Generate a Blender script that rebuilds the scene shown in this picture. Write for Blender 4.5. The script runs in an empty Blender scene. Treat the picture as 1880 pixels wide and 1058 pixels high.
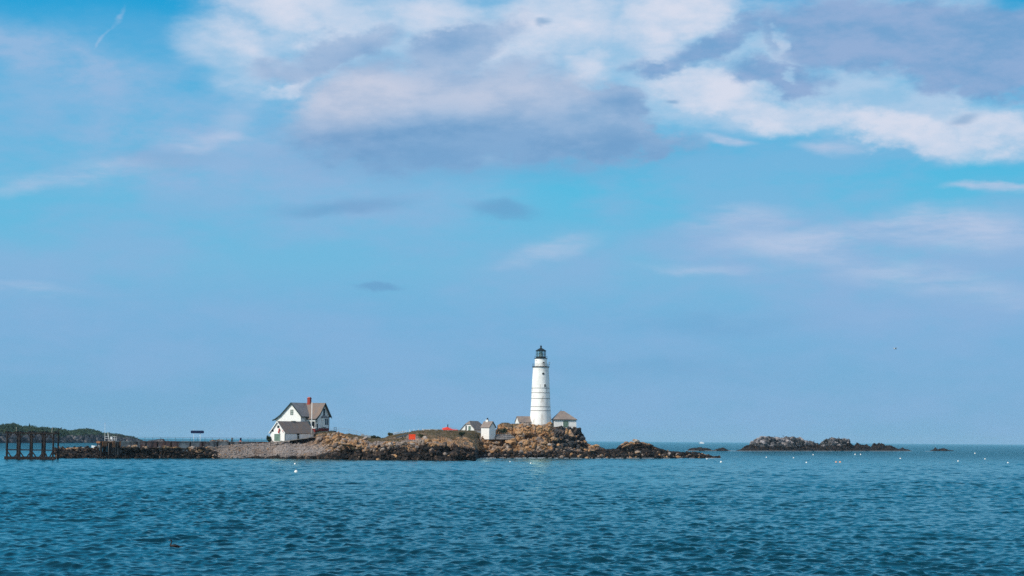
import bpy, math, random
import numpy as np
from mathutils import Vector, Matrix

R = math.radians
C = bpy.context.scene.collection
scene = bpy.context.scene
rnd = random.Random(7)

# ---------------------------------------------------------------- camera
F = 3656.0                       # focal length in pixels of the 1880 px wide photograph
CAM = np.array([0.0, 0.0, 6.2])  # eye height over the water, on a ferry deck
PITCH, ROLL = math.atan(279.3 / F), math.atan(0.0075)
fw = np.array([0, math.cos(PITCH), math.sin(PITCH)])
up0 = np.array([0, -math.sin(PITCH), math.cos(PITCH)])
rt0 = np.array([1.0, 0, 0])
rt = rt0 * math.cos(ROLL) + up0 * math.sin(ROLL)
up = up0 * math.cos(ROLL) - rt0 * math.sin(ROLL)

cd = bpy.data.cameras.new('camera'); cam = bpy.data.objects.new('camera', cd); C.objects.link(cam)
cd.lens = 36.0 * F / 1880; cd.sensor_width = 36; cd.clip_start = 1; cd.clip_end = 60000
M = Matrix.Identity(4)
for i in range(3):
    M[i][0], M[i][1], M[i][2], M[i][3] = rt[i], up[i], -fw[i], CAM[i]
cam.matrix_world = M
scene.camera = cam

def P(px, py, Y):
    """world point at distance Y whose picture lies at pixel (px, py) of the photograph"""
    px = np.asarray(px, float); py = np.asarray(py, float)
    d = fw * F + (px[..., None] - 940) * rt - (py[..., None] - 529) * up
    return CAM + d * (np.asarray(Y, float) / d[..., 1])[..., None]
def G(px, py):
    """point of the water surface seen at a pixel"""
    d = fw * F + (px - 940) * rt - (py - 529) * up
    return CAM + d * (-CAM[2] / d[2])
def ang(px, py):
    d = fw * F + (px - 940) * rt - (py - 529) * up
    d = d / np.linalg.norm(d)
    return math.atan2(d[0], d[1]) * 36.56, math.asin(d[2]) * 36.56

# ---------------------------------------------------------------- colour helpers
def lin(c):
    c = c / 255.0
    return c / 12.92 if c <= 0.04045 else ((c + 0.055) / 1.055) ** 2.4
def S(r, g, b, k=1.0): return (lin(r) * k, lin(g) * k, lin(b) * k, 1)

# ---------------------------------------------------------------- sky
SUN_EL, SUN_AZ = R(41), R(-127)      # azimuth measured from +Y (view) clockwise; the sun stands behind left
world = bpy.data.worlds.new('World'); scene.world = world; world.use_nodes = True
nt = world.node_tree; nt.nodes.clear(); N = nt.nodes; L = nt.links

class NB:
    """tiny node helper"""
    def __init__(s, tree): s.t = tree; s.n = tree.nodes; s.l = tree.links
    def put(s, sock, v):
        if v is None: return
        if isinstance(v, bpy.types.NodeSocket): s.l.new(v, sock)
        else:
            if hasattr(sock.default_value, '__len__') and not hasattr(v, '__len__'): v = (v,) * len(sock.default_value)
            if hasattr(sock.default_value, '__len__') and len(sock.default_value) == 3 and len(v) == 4: v = v[:3]
            sock.default_value = v
    def math(s, op, a, b=None, c=None, clamp=False):
        n = s.n.new('ShaderNodeMath'); n.operation = op; n.use_clamp = clamp
        s.put(n.inputs[0], a); s.put(n.inputs[1], b); s.put(n.inputs[2], c); return n.outputs[0]
    def vmath(s, op, a, b=None, out=0):
        n = s.n.new('ShaderNodeVectorMath'); n.operation = op
        s.put(n.inputs[0], a)
        if op == 'SCALE': s.put(n.inputs[3], b)
        elif b is not None: s.put(n.inputs[1], b)
        return n.outputs[out]
    def sep(s, v):
        n = s.n.new('ShaderNodeSeparateXYZ'); s.put(n.inputs[0], v); return n.outputs
    def comb(s, x, y, z):
        n = s.n.new('ShaderNodeCombineXYZ'); s.put(n.inputs[0], x); s.put(n.inputs[1], y); s.put(n.inputs[2], z); return n.outputs[0]
    def mix(s, f, a, b, mode='MIX'):
        n = s.n.new('ShaderNodeMix'); n.data_type = 'RGBA'; n.blend_type = mode
        s.put(n.inputs[0], f); s.put(n.inputs[6], a); s.put(n.inputs[7], b); return n.outputs[2]
    def mr(s, v, a, b, c=0.0, d=1.0, smooth=True):
        n = s.n.new('ShaderNodeMapRange'); n.interpolation_type = 'SMOOTHSTEP' if smooth else 'LINEAR'
        s.put(n.inputs[0], v); s.put(n.inputs[1], a); s.put(n.inputs[2], b); s.put(n.inputs[3], c); s.put(n.inputs[4], d); return n.outputs[0]
    def noise(s, v, scale, detail=6, rough=0.55, dist=0.0, col=False, lac=2.0):
        n = s.n.new('ShaderNodeTexNoise'); s.put(n.inputs['Vector'], v); n.inputs['Scale'].default_value = scale
        n.inputs['Detail'].default_value = detail; n.inputs['Roughness'].default_value = rough
        n.inputs['Distortion'].default_value = dist; n.inputs['Lacunarity'].default_value = lac
        return n.outputs[1 if col else 0]
    def mapping(s, v, loc=(0, 0, 0), rot=(0, 0, 0), sc=(1, 1, 1), typ='POINT'):
        n = s.n.new('ShaderNodeMapping'); n.vector_type = typ; s.put(n.inputs[0], v)
        n.inputs[1].default_value = loc; n.inputs[2].default_value = rot; n.inputs[3].default_value = sc; return n.outputs[0]
    def ramp(s, v, stops, interp='LINEAR'):
        n = s.n.new('ShaderNodeValToRGB'); n.color_ramp.interpolation = interp; s.put(n.inputs[0], v)
        e = n.color_ramp.elements
        e[0].position, e[0].color = stops[0]; e[1].position, e[1].color = stops[-1]
        for p, c in stops[1:-1]:
            k = e.new(p); k.color = c
        return n.outputs[0]

w = NB(nt)
tc = N.new('ShaderNodeTexCoord').outputs['Generated']
dx, dy, dz = w.sep(tc)
az = w.math('ARCTAN2', dx, dy); el = w.math('ARCSINE', dz)
Q = w.comb(w.math('MULTIPLY', az, 36.56), w.math('MULTIPLY', el, 36.56), 0.0)   # angular coordinates, 1 unit = 1.57 degrees
# wind-torn warps of the angular coordinates
wn1 = w.vmath('SUBTRACT', w.noise(w.mapping(Q, sc=(0.45, 0.9, 1)), 1.0, 5, 0.55, col=True), (0.5, 0.5, 0.5))
wn2 = w.vmath('SUBTRACT', w.noise(w.mapping(Q, loc=(7, 3, 1), sc=(1.6, 2.4, 1)), 1.0, 6, 0.62, col=True), (0.5, 0.5, 0.5))
Qs = w.vmath('ADD', Q, w.vmath('ADD', w.vmath('SCALE', wn1, 1.5), w.vmath('SCALE', wn2, 0.55)))   # for billowy bodies
Qw = w.vmath('ADD', Q, w.vmath('SCALE', wn1, 0.8))                                             # for soft veils
fineN = w.noise(w.mapping(Q, loc=(3, 9, 0), sc=(1.0, 1.7, 1)), 1.5, 9, 0.6)
streakN = w.noise(w.mapping(Q, loc=(1, 4, 0), rot=(0, 0, R(8)), sc=(0.45, 2.2, 1)), 1.2, 8, 0.6)
wispN = w.noise(w.mapping(Q, loc=(11, 4, 2), rot=(0, 0, R(-14)), sc=(0.8, 1.9, 1)), 1.1, 8, 0.6)

def blob(q, px, py, rx, ry, rot=0.0, a=1.0, hard=0.0):
    cx, cy = ang(px, py)
    g = N.new('ShaderNodeTexGradient'); g.gradient_type = 'SPHERICAL'; w.put(g.inputs[0], q)
    tm = g.texture_mapping; tm.vector_type = 'TEXTURE'
    tm.translation = (cx, cy, 0); tm.rotation = (0, 0, R(rot)); tm.scale = (rx / 100, ry / 100, 1)
    return w.mr(g.outputs[1], 0.0, 1.0, 0.0, a)
def field(q, blobs):
    acc = None
    for b in blobs:
        m = blob(q, *b)
        acc = m if acc is None else w.math('MAXIMUM', acc, m)
    return acc
def fieldsum(q, blobs):
    acc = None
    for b in blobs:
        m = blob(q, *b)
        acc = m if acc is None else w.math('ADD', acc, m)
    return w.math('MINIMUM', acc, 1.0)

elv = w.math('MULTIPLY', el, 36.56)
t = w.math('DIVIDE', elv, 57.4)      # 0 horizon .. 1 zenith
grad = w.ramp(t, [(0.0, S(124, 176, 212)), (0.012, S(118, 174, 213)), (0.036, S(108, 176, 219)), (0.055, S(112, 184, 222)),
                  (0.080, S(84, 187, 225)), (0.105, S(54, 178, 224)), (0.14, S(0, 158, 215)), (0.22, S(66, 172, 224)), (0.45, S(88, 162, 216)), (1.0, S(60, 128, 195))])
sky = N.new('ShaderNodeTexSky'); sky.sky_type = 'NISHITA'; sky.sun_disc = False
sky.sun_elevation = SUN_EL; sky.sun_rotation = SUN_AZ; sky.air_density = 1.3; sky.dust_density = 1.5; sky.ozone_density = 3.0
STR = 0.10
K = 1.0 / STR
def ks(c): return w.vmath('SCALE', c, K)
base = w.mix(w.mr(t, 0.1, 0.6, 0.96, 0.55), sky.outputs[0], ks(grad))
# bright cloud added to the unseen sky behind and beside the viewer, as fill
fill_cover = w.mr(w.noise(tc, 2.6, 7, .55), .44, .60)
fill_cover = w.math('MULTIPLY', fill_cover, w.math('MULTIPLY', w.mr(dy, .55, -.05), w.mr(el, .02, .25)))
base = w.mix(fill_cover, base, ks((.78, .80, .86, 1)))
# thin mottled lavender everywhere in the lower sky
mott = w.mr(w.noise(w.mapping(Q, loc=(5, 2, 8), rot=(0, 0, R(-7)), sc=(.28, .75, 1)), 1.0, 6, .6), .38, .64)
low = w.mr(t, .15, .09)
base = w.mix(w.math('MULTIPLY', w.math('MULTIPLY', mott, low), .5), base, ks(S(140, 178, 219)))
# veils: broad pale lavender haze
veil = fieldsum(Qw, [
    (1620, 500, 560, 150, -6, 1.1), (1720, 620, 640, 150, 0, .6), (1450, 420, 330, 70, 4, 1.0), (1850, 460, 300, 110, 4, 1.1), (1450, 470, 280, 70, -8, .8),
    (250, 230, 600, 230, -10, .78), (60, 95, 320, 70, -14, .9), (360, 290, 300, 80, 8, .7), (700, 380, 400, 100, 2, .75),
    (100, 560, 700, 190, 0, .45), (980, 470, 260, 70, 5, .6), (900, 620, 800, 170, 0, .35), (560, 300, 330, 60, 0, .5)])
veilmask = w.math('MULTIPLY', veil, w.mr(wispN, 0.30, 0.62, 0.40, 1.15, smooth=False), clamp=True)
c1 = w.mix(w.math('MULTIPLY', veilmask, .88), base, ks(w.mix(w.mr(t, 0.0, 0.16), S(134, 176, 218), S(154, 187, 223))))
# pale wisps and streaks
wisp = fieldsum(Qw, [
    (1560, 425, 380, 44, 6, 1.0), (1350, 400, 140, 36, 8, .9), (1800, 430, 240, 45, -2, 1.1), (1330, 252, 80, 14, -6, 1.3), (1835, 343, 120, 14, 0, 1.5),
    (1530, 270, 100, 18, -6, .9), (1000, 460, 150, 26, 12, .7), (150, 315, 260, 24, 10, .9), (370, 262, 120, 18, 4, 1.0), (905, 300, 130, 28, 0, .8),
    (1640, 500, 480, 55, -12, .75), (215, 40, 36, 7, 58, .7), (190, 78, 26, 5, 60, .6), (1300, 490, 180, 16, -6, .6), (50, 530, 120, 20, 0, .6), (430, 225, 70, 50, 60, .5)])
wm = w.math('MULTIPLY', wisp, w.mr(streakN, 0.36, 0.60, 0.12, 1.0, smooth=False), clamp=True)
c2 = w.mix(w.math('MULTIPLY', wm, 0.85), c1, ks(S(181, 199, 227)))
# high pale cloud deck: broad translucent sheet, then brighter folds inside it
sheet = fieldsum(Qw, [
    (620, 60, 380, 190, -10, 1.0), (420, 120, 180, 90, -35, .7), (950, 80, 420, 190, 0, 1.0), (1240, 90, 300, 190, 0, .9), (1500, 190, 430, 90, -8, .9), (1800, 230, 330, 100, -6, .9), (1250, 215, 250, 50, 0, .6), (1640, 60, 420, 160, 0, .9)])
sm = w.mr(w.math('ADD', sheet, w.math('MULTIPLY', w.math('SUBTRACT', wispN, 0.5), 0.7)), 0.05, 0.85)
c3 = w.mix(w.math('MULTIPLY', sm, 0.92), c2, ks(w.mix(w.mr(wispN, .30, .68), S(150, 194, 227), S(178, 204, 231))))
white = field(Qs, [
    (560, 25, 300, 90, -8, 1.0), (450, 80, 140, 70, -30, .7), (800, 40, 220, 90, 0, .8), (1010, 50, 230, 120, 12, 1.05), (1240, 25, 200, 75, 15, 1.3),
    (530, 160, 80, 34, 35, 1.0), (1290, 170, 180, 62, -8, 1.35), (1430, 200, 200, 50, -8, 1.05), (1640, 240, 280, 50, -12, 1.1), (1830, 235, 200, 62, -6, 1.1),
    (1085, 140, 80, 60, 0, 1.1), (1440, 75, 80, 50, 0, .7), (1190, 110, 80, 60, 0, .8)])
whm = w.mr(w.math('ADD', white, w.math('MULTIPLY', w.math('SUBTRACT', fineN, 0.5), 0.6)), 0.05, 1.0)
c3 = w.mix(w.math('MULTIPLY', whm, 0.80), c3, ks(w.mix(w.mr(wispN, .3, .66), S(196, 212, 234), S(222, 224, 238))))
# grey lavender cumulus bodies with crisp tops and soft feet
def body(blobs, lo, hi, amp=0.75, k=0.9, q=None, nz=None):
    f = field(q or Qs, blobs)
    m = w.mr(w.math('ADD', f, w.math('MULTIPLY', w.math('SUBTRACT', nz or fineN, 0.5), amp)), lo, hi)
    return w.math('MULTIPLY', m, k)
bb = body([
    (850, 195, 450, 128, -2, 1.5), (650, 205, 210, 95, 6, 1.2), (1080, 222, 210, 90, -12, 1.4), (830, 255, 480, 88, 0, 1.3), (1165, 212, 80, 46, -18, 1.4),
    (850, 85, 200, 66, 16, 1.05), (600, 105, 230, 52, 14, 1.0), (1180, 262, 170, 34, 0, .8)], 0.12, 0.72, amp=.55, k=.95)
# warm light in the billow, blue-grey underside
warm = fieldsum(Qw, [(640, 180, 200, 85, 6, 1.15), (890, 170, 300, 70, 0, .75), (1090, 150, 80, 60, 0, .8)])
under = fieldsum(Qw, [(840, 282, 580, 82, 0, 2.0), (1165, 205, 120, 50, -12, .9), (1240, 268, 190, 32, 0, .5), (830, 65, 150, 50, 20, .75), (980, 215, 170, 40, 0, .35), (660, 105, 200, 36, 14, .6)])
tex = w.mr(wispN, .34, .64)
bcol = w.mix(w.math('MULTIPLY', warm, 0.92), w.mix(tex, S(142, 176, 213), S(164, 188, 219)), w.mix(tex, S(180, 194, 219), S(200, 206, 225)))
bcol = w.mix(w.math('MULTIPLY', under, 0.85), bcol, w.mix(tex, S(106, 153, 199), S(126, 166, 208)))
c4 = w.mix(bb, c3, ks(bcol))
foot = field(Qw, [(820, 300, 520, 56, 0, 1.0), (1180, 280, 220, 36, 0, .6)])
c4 = w.mix(w.math('MULTIPLY', foot, .62), c4, ks(S(122, 168, 210)))
br = body([
    (1620, 55, 360, 110, -4, 1.25), (1310, 80, 190, 50, 22, 1.0), (1780, 125, 250, 75, -8, 1.2), (1430, 130, 170, 50, 0, .9), (1860, 80, 200, 110, 0, 1.2), (1190, 130, 70, 44, 0, .85)], 0.10, 0.66, amp=.7, k=.93)
hole = field(Qs, [(1438, 65, 28, 36, 0, 1.0), (1385, 88, 40, 22, 30, .85), (1452, 122, 28, 16, 0, .8), (1868, 10, 70, 40, 0, 1.3)])
br = w.math('MULTIPLY', br, w.math('SUBTRACT', 1.0, w.math('MULTIPLY', w.mr(hole, .1, .7), 0.75)))
rcol = w.mix(w.mr(wispN, 0.32, 0.66), S(114, 161, 206), S(143, 172, 212))
c5 = w.mix(br, c4, ks(rcol))
corner = blob(Qw, 1868, 6, 60, 34, 0, 1.0)
c5 = w.mix(w.math('MULTIPLY', corner, .9), c5, ks(S(10, 158, 212)))
# small grey strips
st = body([(640, 374, 230, 30, 6, .75), (925, 392, 100, 24, -6, 1.0), (707, 522, 66, 11, 0, 1.25), (1770, 222, 55, 18, 14, .8), (1000, 45, 30, 11, 0, .9), (1235, 192, 18, 9, 0, .9), (300, 290, 170, 38, 6, .45), (1300, 590, 340, 40, 0, .4), (1200, 680, 500, 50, 0, .35)], 0.0, 1.0, amp=0.55, k=0.62, q=Qw, nz=streakN)
c6 = w.mix(st, c5, ks(S(104, 156, 200)))
bg = N.new('ShaderNodeBackground'); w.put(bg.inputs[0], c6); bg.inputs[1].default_value = STR
wo = N.new('ShaderNodeOutputWorld'); L.new(bg.outputs[0], wo.inputs[0])
world.cycles.sampling_method = 'MANUAL'; world.cycles.sample_map_resolution = 1024

sd = bpy.data.lights.new('sun', 'SUN'); sd.energy = 4.2; sd.angle = R(0.53); sd.color = (1.0, 0.93, 0.82)
sun = bpy.data.objects.new('sun', sd); C.objects.link(sun)
sv = Vector((math.sin(SUN_AZ) * math.cos(SUN_EL), math.cos(SUN_AZ) * math.cos(SUN_EL), math.sin(SUN_EL)))
sun.rotation_euler = sv.to_track_quat('Z', 'Y').to_euler()
sun.location = (-200, -100, 300)

vs = scene.view_settings; vs.view_transform = 'Standard'; vs.look = 'None'; vs.exposure = 0.0; vs.gamma = 1.0
scene.cycles.max_bounces = 6; scene.cycles.diffuse_bounces = 2; scene.cycles.glossy_bounces = 3; scene.cycles.volume_bounces = 0
scene.cycles.use_denoising = False; scene.cycles.sample_clamp_direct = 6.0
scene.render.filter_size = 1.2 if hasattr(scene.render, 'filter_size') else 1.5

# ---------------------------------------------------------------- object helpers
def link(o, parent=None):
    C.objects.link(o)
    if parent is not None: o.parent = parent
    return o
def tag(o, label=None, cat=None, group=None, kind=None):
    if label: o['label'] = label
    if cat: o['category'] = cat
    if group: o['group'] = group
    if kind: o['kind'] = kind
    return o
def thing(name, label, cat, loc, rz=0.0, group=None):
    o = bpy.data.objects.new(name, None); C.objects.link(o); o.location = tuple(loc); o.rotation_euler = (0, 0, rz)
    o.empty_display_size = 0.3
    return tag(o, label, cat, group)
def dup(root, loc, label=None, rz=None, scale=None):
    r = root.copy(); C.objects.link(r); r.location = tuple(loc)
    if rz is not None: r.rotation_euler = (0, 0, rz)
    if scale: r.scale = (scale,) * 3
    if label: r['label'] = label
    for ch in list(root.children):
        c = ch.copy(); C.objects.link(c); c.parent = r
        for g in list(ch.children):
            d = g.copy(); C.objects.link(d); d.parent = c
    return r

def np_mesh(name, co, faces, mat, smooth=False, attrs=None, parent=None):
    me = bpy.data.meshes.new(name)
    co = np.ascontiguousarray(co, dtype=np.float32); faces = np.ascontiguousarray(faces, dtype=np.int32)
    nf, k = faces.shape
    me.vertices.add(len(co)); me.vertices.foreach_set('co', co.ravel())
    me.loops.add(nf * k); me.loops.foreach_set('vertex_index', faces.ravel())
    me.polygons.add(nf)
    me.polygons.foreach_set('loop_start', np.arange(0, nf * k, k, dtype=np.int32))
    me.polygons.foreach_set('loop_total', np.full(nf, k, dtype=np.int32))
    me.polygons.foreach_set('use_smooth', np.full(nf, smooth, dtype=bool))
    for an, av in (attrs or {}).items():
        a = me.attributes.new(an, 'FLOAT', 'POINT'); a.data.foreach_set('value', np.ascontiguousarray(av, dtype=np.float32).ravel())
    me.update(calc_edges=True); me.validate()
    me.materials.append(mat)
    return link(bpy.data.objects.new(name, me), parent)

class MB:
    def __init__(s): s.v = []; s.f = []
    def add(s, vs, fs):
        o = len(s.v); s.v += [tuple(map(float, p)) for p in vs]; s.f += [tuple(i + o for i in f) for f in fs]; return s
    def box(s, x0, x1, y0, y1, z0, z1):
        return s.add([(x0, y0, z0), (x1, y0, z0), (x1, y1, z0), (x0, y1, z0), (x0, y0, z1), (x1, y0, z1), (x1, y1, z1), (x0, y1, z1)],
                     [(0, 3, 2, 1), (4, 5, 6, 7), (0, 1, 5, 4), (1, 2, 6, 5), (2, 3, 7, 6), (3, 0, 4, 7)])
    def hexa(s, p):   # 8 points, bottom ring then top ring
        return s.add(p, [(0, 3, 2, 1), (4, 5, 6, 7), (0, 1, 5, 4), (1, 2, 6, 5), (2, 3, 7, 6), (3, 0, 4, 7)])
    def ext(s, poly, axis, a, b):
        """polygon of (u,v) extruded along axis: 'y' -> (u,*,v); 'x' -> (*,u,v); 'z' -> (u,v,*)"""
        def m(u, v, t): return (u, t, v) if axis == 'y' else (t, u, v) if axis == 'x' else (u, v, t)
        n = len(poly)
        fs = [tuple(range(n)), tuple(range(2 * n - 1, n - 1, -1))] + [(i, i + n, (i + 1) % n + n, (i + 1) % n) for i in range(n)]
        return s.add([m(u, v, a) for u, v in poly] + [m(u, v, b) for u, v in poly], fs)
    def slab(s, pts, th):
        """sheet through a quad/tri, thickened downwards along its normal"""
        p = [np.array(q, float) for q in pts]; n = np.cross(p[1] - p[0], p[2] - p[0]); n /= np.linalg.norm(n)
        if n[2] < 0: n = -n
        k = len(p)
        return s.add(p + [q - n * th for q in p], [tuple(range(k)), tuple(range(2 * k - 1, k - 1, -1))] + [(i, i + k, (i + 1) % k + k, (i + 1) % k) for i in range(k)])
    def tube(s, a, b, r, r2=None, n=8):
        a = np.array(a, float); b = np.array(b, float); r2 = r if r2 is None else r2
        d = (b - a) / np.linalg.norm(b - a); h = np.array([0, 0, 1.0]) if abs(d[2]) < .9 else np.array([1.0, 0, 0])
        u = np.cross(d, h); u /= np.linalg.norm(u); v = np.cross(d, u)
        vs = [a + (u * math.cos(t) + v * math.sin(t)) * r for t in np.arange(n) * 2 * math.pi / n] + [b + (u * math.cos(t) + v * math.sin(t)) * r2 for t in np.arange(n) * 2 * math.pi / n]
        return s.add(vs, [(i, (i + 1) % n, (i + 1) % n + n, i + n) for i in range(n)] + [tuple(range(n - 1, -1, -1)), tuple(range(n, 2 * n))])
    def bar(s, a, b, w_, h_):
        """square timber between two points"""
        a = np.array(a, float); b = np.array(b, float); d = (b - a) / np.linalg.norm(b - a)
        h = np.array([0, 0, 1.0]) if abs(d[2]) < .95 else np.array([0, 1.0, 0])
        u = np.cross(d, h); u /= np.linalg.norm(u); v = np.cross(u, d)
        c = [(-1, -1), (1, -1), (1, 1), (-1, 1)]
        return s.hexa([a + u * i * w_ / 2 + v * j * h_ / 2 for i, j in c] + [b + u * i * w_ / 2 + v * j * h_ / 2 for i, j in c])
    def lathe(s, prof, n=32, c=(0, 0)):
        vs = []; fs = []
        for r, z in prof:
            vs += [(c[0] + r * math.cos(2 * math.pi * i / n), c[1] + r * math.sin(2 * math.pi * i / n), z) for i in range(n)]
        for k in range(len(prof) - 1):
            fs += [(k * n + i, k * n + (i + 1) % n, (k + 1) * n + (i + 1) % n, (k + 1) * n + i) for i in range(n)]
        fs += [tuple(range(n - 1, -1, -1)), tuple(range((len(prof) - 1) * n, len(prof) * n))]
        return s.add(vs, fs)
    def build(s, name, mat, parent=None, smooth=False, bevel=0.0):
        me = bpy.data.meshes.new(name); me.from_pydata(s.v, [], s.f); me.update()
        import bmesh
        bm = bmesh.new(); bm.from_mesh(me); bmesh.ops.recalc_face_normals(bm, faces=bm.faces); bm.to_mesh(me); bm.free()
        if smooth:
            me.polygons.foreach_set('use_smooth', [len(p.vertices) <= 4 for p in me.polygons])
        me.materials.append(mat)
        return link(bpy.data.objects.new(name, me), parent)

# ---------------------------------------------------------------- numpy noise
def hsh(ix, iy, iz, seed):
    h = (ix.astype(np.int64) * 374761393 + iy.astype(np.int64) * 668265263 + iz.astype(np.int64) * 2147483647 + seed * 1274126177) & 0xffffffff
    h = ((h ^ (h >> 13)) * 1274126177) & 0xffffffff
    h = ((h ^ (h >> 16)) * 2246822519) & 0xffffffff
    return ((h ^ (h >> 15)) & 0xffffff) / float(0x1000000)
def vnoise(p, seed=0):
    i = np.floor(p).astype(np.int64); f = p - i; f = f * f * (3 - 2 * f); r = 0
    for a in (0, 1):
        for b in (0, 1):
            for c in (0, 1):
                wgt = (f[:, 0] if a else 1 - f[:, 0]) * (f[:, 1] if b else 1 - f[:, 1]) * (f[:, 2] if c else 1 - f[:, 2])
                r = r + wgt * hsh(i[:, 0] + a, i[:, 1] + b, i[:, 2] + c, seed)
    return r
def fbm(p, oct=4, seed=0, rough=0.5):
    a, s, t = 1.0, 0, 0
    for k in range(oct):
        s = s + a * vnoise(p * 2 ** k + k * 17.3, seed + k); t += a; a *= rough
    return s / t
def rocks(p, size, seed, aniso=(1, 1, 0.75)):
    """fractured blocks: every Voronoi cell is a tilted slab, joints are sunk"""
    ca, sa = math.cos(0.5 + seed), math.sin(0.5 + seed)
    q = np.stack([(p[:, 0] * ca - p[:, 1] * sa), (p[:, 0] * sa + p[:, 1] * ca), p[:, 2] + 0.25 * p[:, 0]], 1) / (np.array(aniso) * size)
    i = np.floor(q).astype(np.int64); f1 = np.full(len(q), 9.0); f2 = np.full(len(q), 9.0); val = np.zeros(len(q)); cid = np.zeros(len(q))
    for a in (-1, 0, 1):
        for b in (-1, 0, 1):
            for c in (-1, 0, 1):
                j = (i[:, 0] + a, i[:, 1] + b, i[:, 2] + c)
                ctr = np.stack([j[0] + hsh(*j, seed), j[1] + hsh(*j, seed + 1), j[2] + hsh(*j, seed + 2)], 1)
                d = q - ctr; dd = np.abs(d).max(1) * 0.35 + np.sqrt((d ** 2).sum(1)) * 0.65
                h = hsh(*j, seed + 3)
                tl = (hsh(*j, seed + 4) - .5) * d[:, 0] + (hsh(*j, seed + 5) - .5) * d[:, 1] + (hsh(*j, seed + 6) - .5) * d[:, 2]
                v = (h - .5) * 0.55 + tl * 1.1
                m = dd < f1
                f2 = np.where(m, f1, np.minimum(f2, dd)); val = np.where(m, v, val); cid = np.where(m, h, cid); f1 = np.where(m, dd, f1)
    crack = np.clip((f2 - f1) / 0.22, 0, 1)
    dome = 1 - np.clip(f1 / .75, 0, 1) ** 2
    return size * (val * 0.42 + .34 * dome - .17 - (1 - crack) ** 2 * 0.40), cid

# ---------------------------------------------------------------- materials
def new_mat(name, rough=0.8):
    m = bpy.data.materials.new(name); m.use_nodes = True; n = NB(m.node_tree)
    bs = m.node_tree.nodes['Principled BSDF']; bs.inputs['Roughness'].default_value = rough
    bs.inputs['Specular IOR Level'].default_value = 0.3
    return m, n, bs
def coords(n): return n.n.new('ShaderNodeTexCoord').outputs['Object']
def gpos(n): return n.n.new('ShaderNodeNewGeometry').outputs['Position']
def attr(n, name):
    a = n.n.new('ShaderNodeAttribute'); a.attribute_name = name; return a.outputs['Fac']
def weathered(name, c1, c2, scale=1.5, rough=0.8, sc=(1, 1, 1), bump=0.0, lo=.38, hi=.62, spec=0.3, metal=0.0, c3=None):
    m, n, b = new_mat(name, rough)
    v = n.mapping(coords(n), sc=sc); f = n.noise(v, scale, 7, 0.62)
    col = n.mix(n.mr(f, lo, hi), c1, c2)
    if c3: col = n.mix(n.mr(n.noise(v, scale * 2.7, 4, 0.5), .56, .66), col, c3)
    n.put(b.inputs['Base Color'], col); b.inputs['Specular IOR Level'].default_value = spec; b.inputs['Metallic'].default_value = metal
    if bump:
        bn = n.n.new('ShaderNodeBump'); bn.inputs['Strength'].default_value = bump; bn.inputs['Distance'].default_value = 0.05
        n.put(bn.inputs['Height'], f); n.put(b.inputs['Normal'], bn.outputs[0])
    return m

def clapboard(name, c1, c2, dirt):
    m, n, b = new_mat(name, 0.6)
    o = coords(n); x, y, z = n.sep(o)
    fr = n.math('FRACT', n.math('MULTIPLY', z, 1 / 0.24))
    f = n.noise(n.mapping(o, sc=(.5, .5, 1.6)), 1.3, 7, .65)
    col = n.mix(n.mr(f, .40, .70), c1, c2)
    col = n.mix(n.math('MULTIPLY', n.mr(n.noise(n.mapping(o, sc=(1.4, 1.4, .35)), 1.6, 6, .7), .56, .72), 0.5), col, dirt)
    n.put(b.inputs['Base Color'], col)
    bn = n.n.new('ShaderNodeBump'); bn.inputs['Strength'].default_value = 0.6; bn.inputs['Distance'].default_value = 0.03
    n.put(bn.inputs['Height'], fr); n.put(b.inputs['Normal'], bn.outputs[0])
    return m
def shingle(name, c1, c2, c3):
    m, n, b = new_mat(name, 0.85)
    o = coords(n); x, y, z = n.sep(o)
    row = n.math('FLOOR', n.math('MULTIPLY', z, 1 / 0.22))
    v = n.comb(n.math('FLOOR', n.math('MULTIPLY', n.math('ADD', x, n.math('MULTIPLY', row, .37)), 1 / 0.35)), n.math('FLOOR', n.math('MULTIPLY', y, 1 / 0.35)), row)
    wn = n.n.new('ShaderNodeTexWhiteNoise'); n.put(wn.inputs[0], v)
    big = n.noise(n.mapping(o, sc=(1, 1, .6)), 0.7, 6, .65)
    col = n.mix(n.mr(big, .40, .60), c1, c2)
    col = n.mix(n.math('MULTIPLY', wn.outputs[0], .45), col, c3)
    n.put(b.inputs['Base Color'], col)
    return m

MT = {}
MT['white'] = clapboard('white_clapboard', (.80, .79, .76, 1), (.74, .73, .70, 1), (.55, .52, .47, 1))
MT['tower'] = weathered('white_tower_paint', (.84, .83, .80, 1), (.74, .72, .69, 1), 0.35, 0.6, sc=(1, 1, .35), bump=.3, lo=.42, hi=.7, c3=(.60, .57, .53, 1))
MT['trim'] = weathered('white_trim', (.78, .78, .76, 1), (.7, .7, .68, 1), 2.0, 0.5)
MT['brown_roof'] = shingle('brown_shingles', (.235, .185, .155, 1), (.17, .14, .13, 1), (.29, .24, .21, 1))
MT['grey_roof'] = shingle('grey_shingles', (.21, .20, .205, 1), (.15, .145, .15, 1), (.27, .25, .25, 1))
MT['orange_roof'] = shingle('weathered_brown_shingles', (.185, .138, .112, 1), (.14, .128, .126, 1), (.24, .165, .125, 1))
MT['green'] = weathered('faded_green_paint', (.10, .17, .135, 1), (.16, .24, .19, 1), 1.6, .6, sc=(3, 3, .6))
MT['dark_green'] = weathered('dark_green_trim', (.010, .022, .022, 1), (.018, .035, .033, 1), 2, .5)
MT['glass'] = weathered('window_glass', (.010, .018, .022, 1), (.022, .035, .040, 1), 2, .08, spec=.5)
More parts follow.
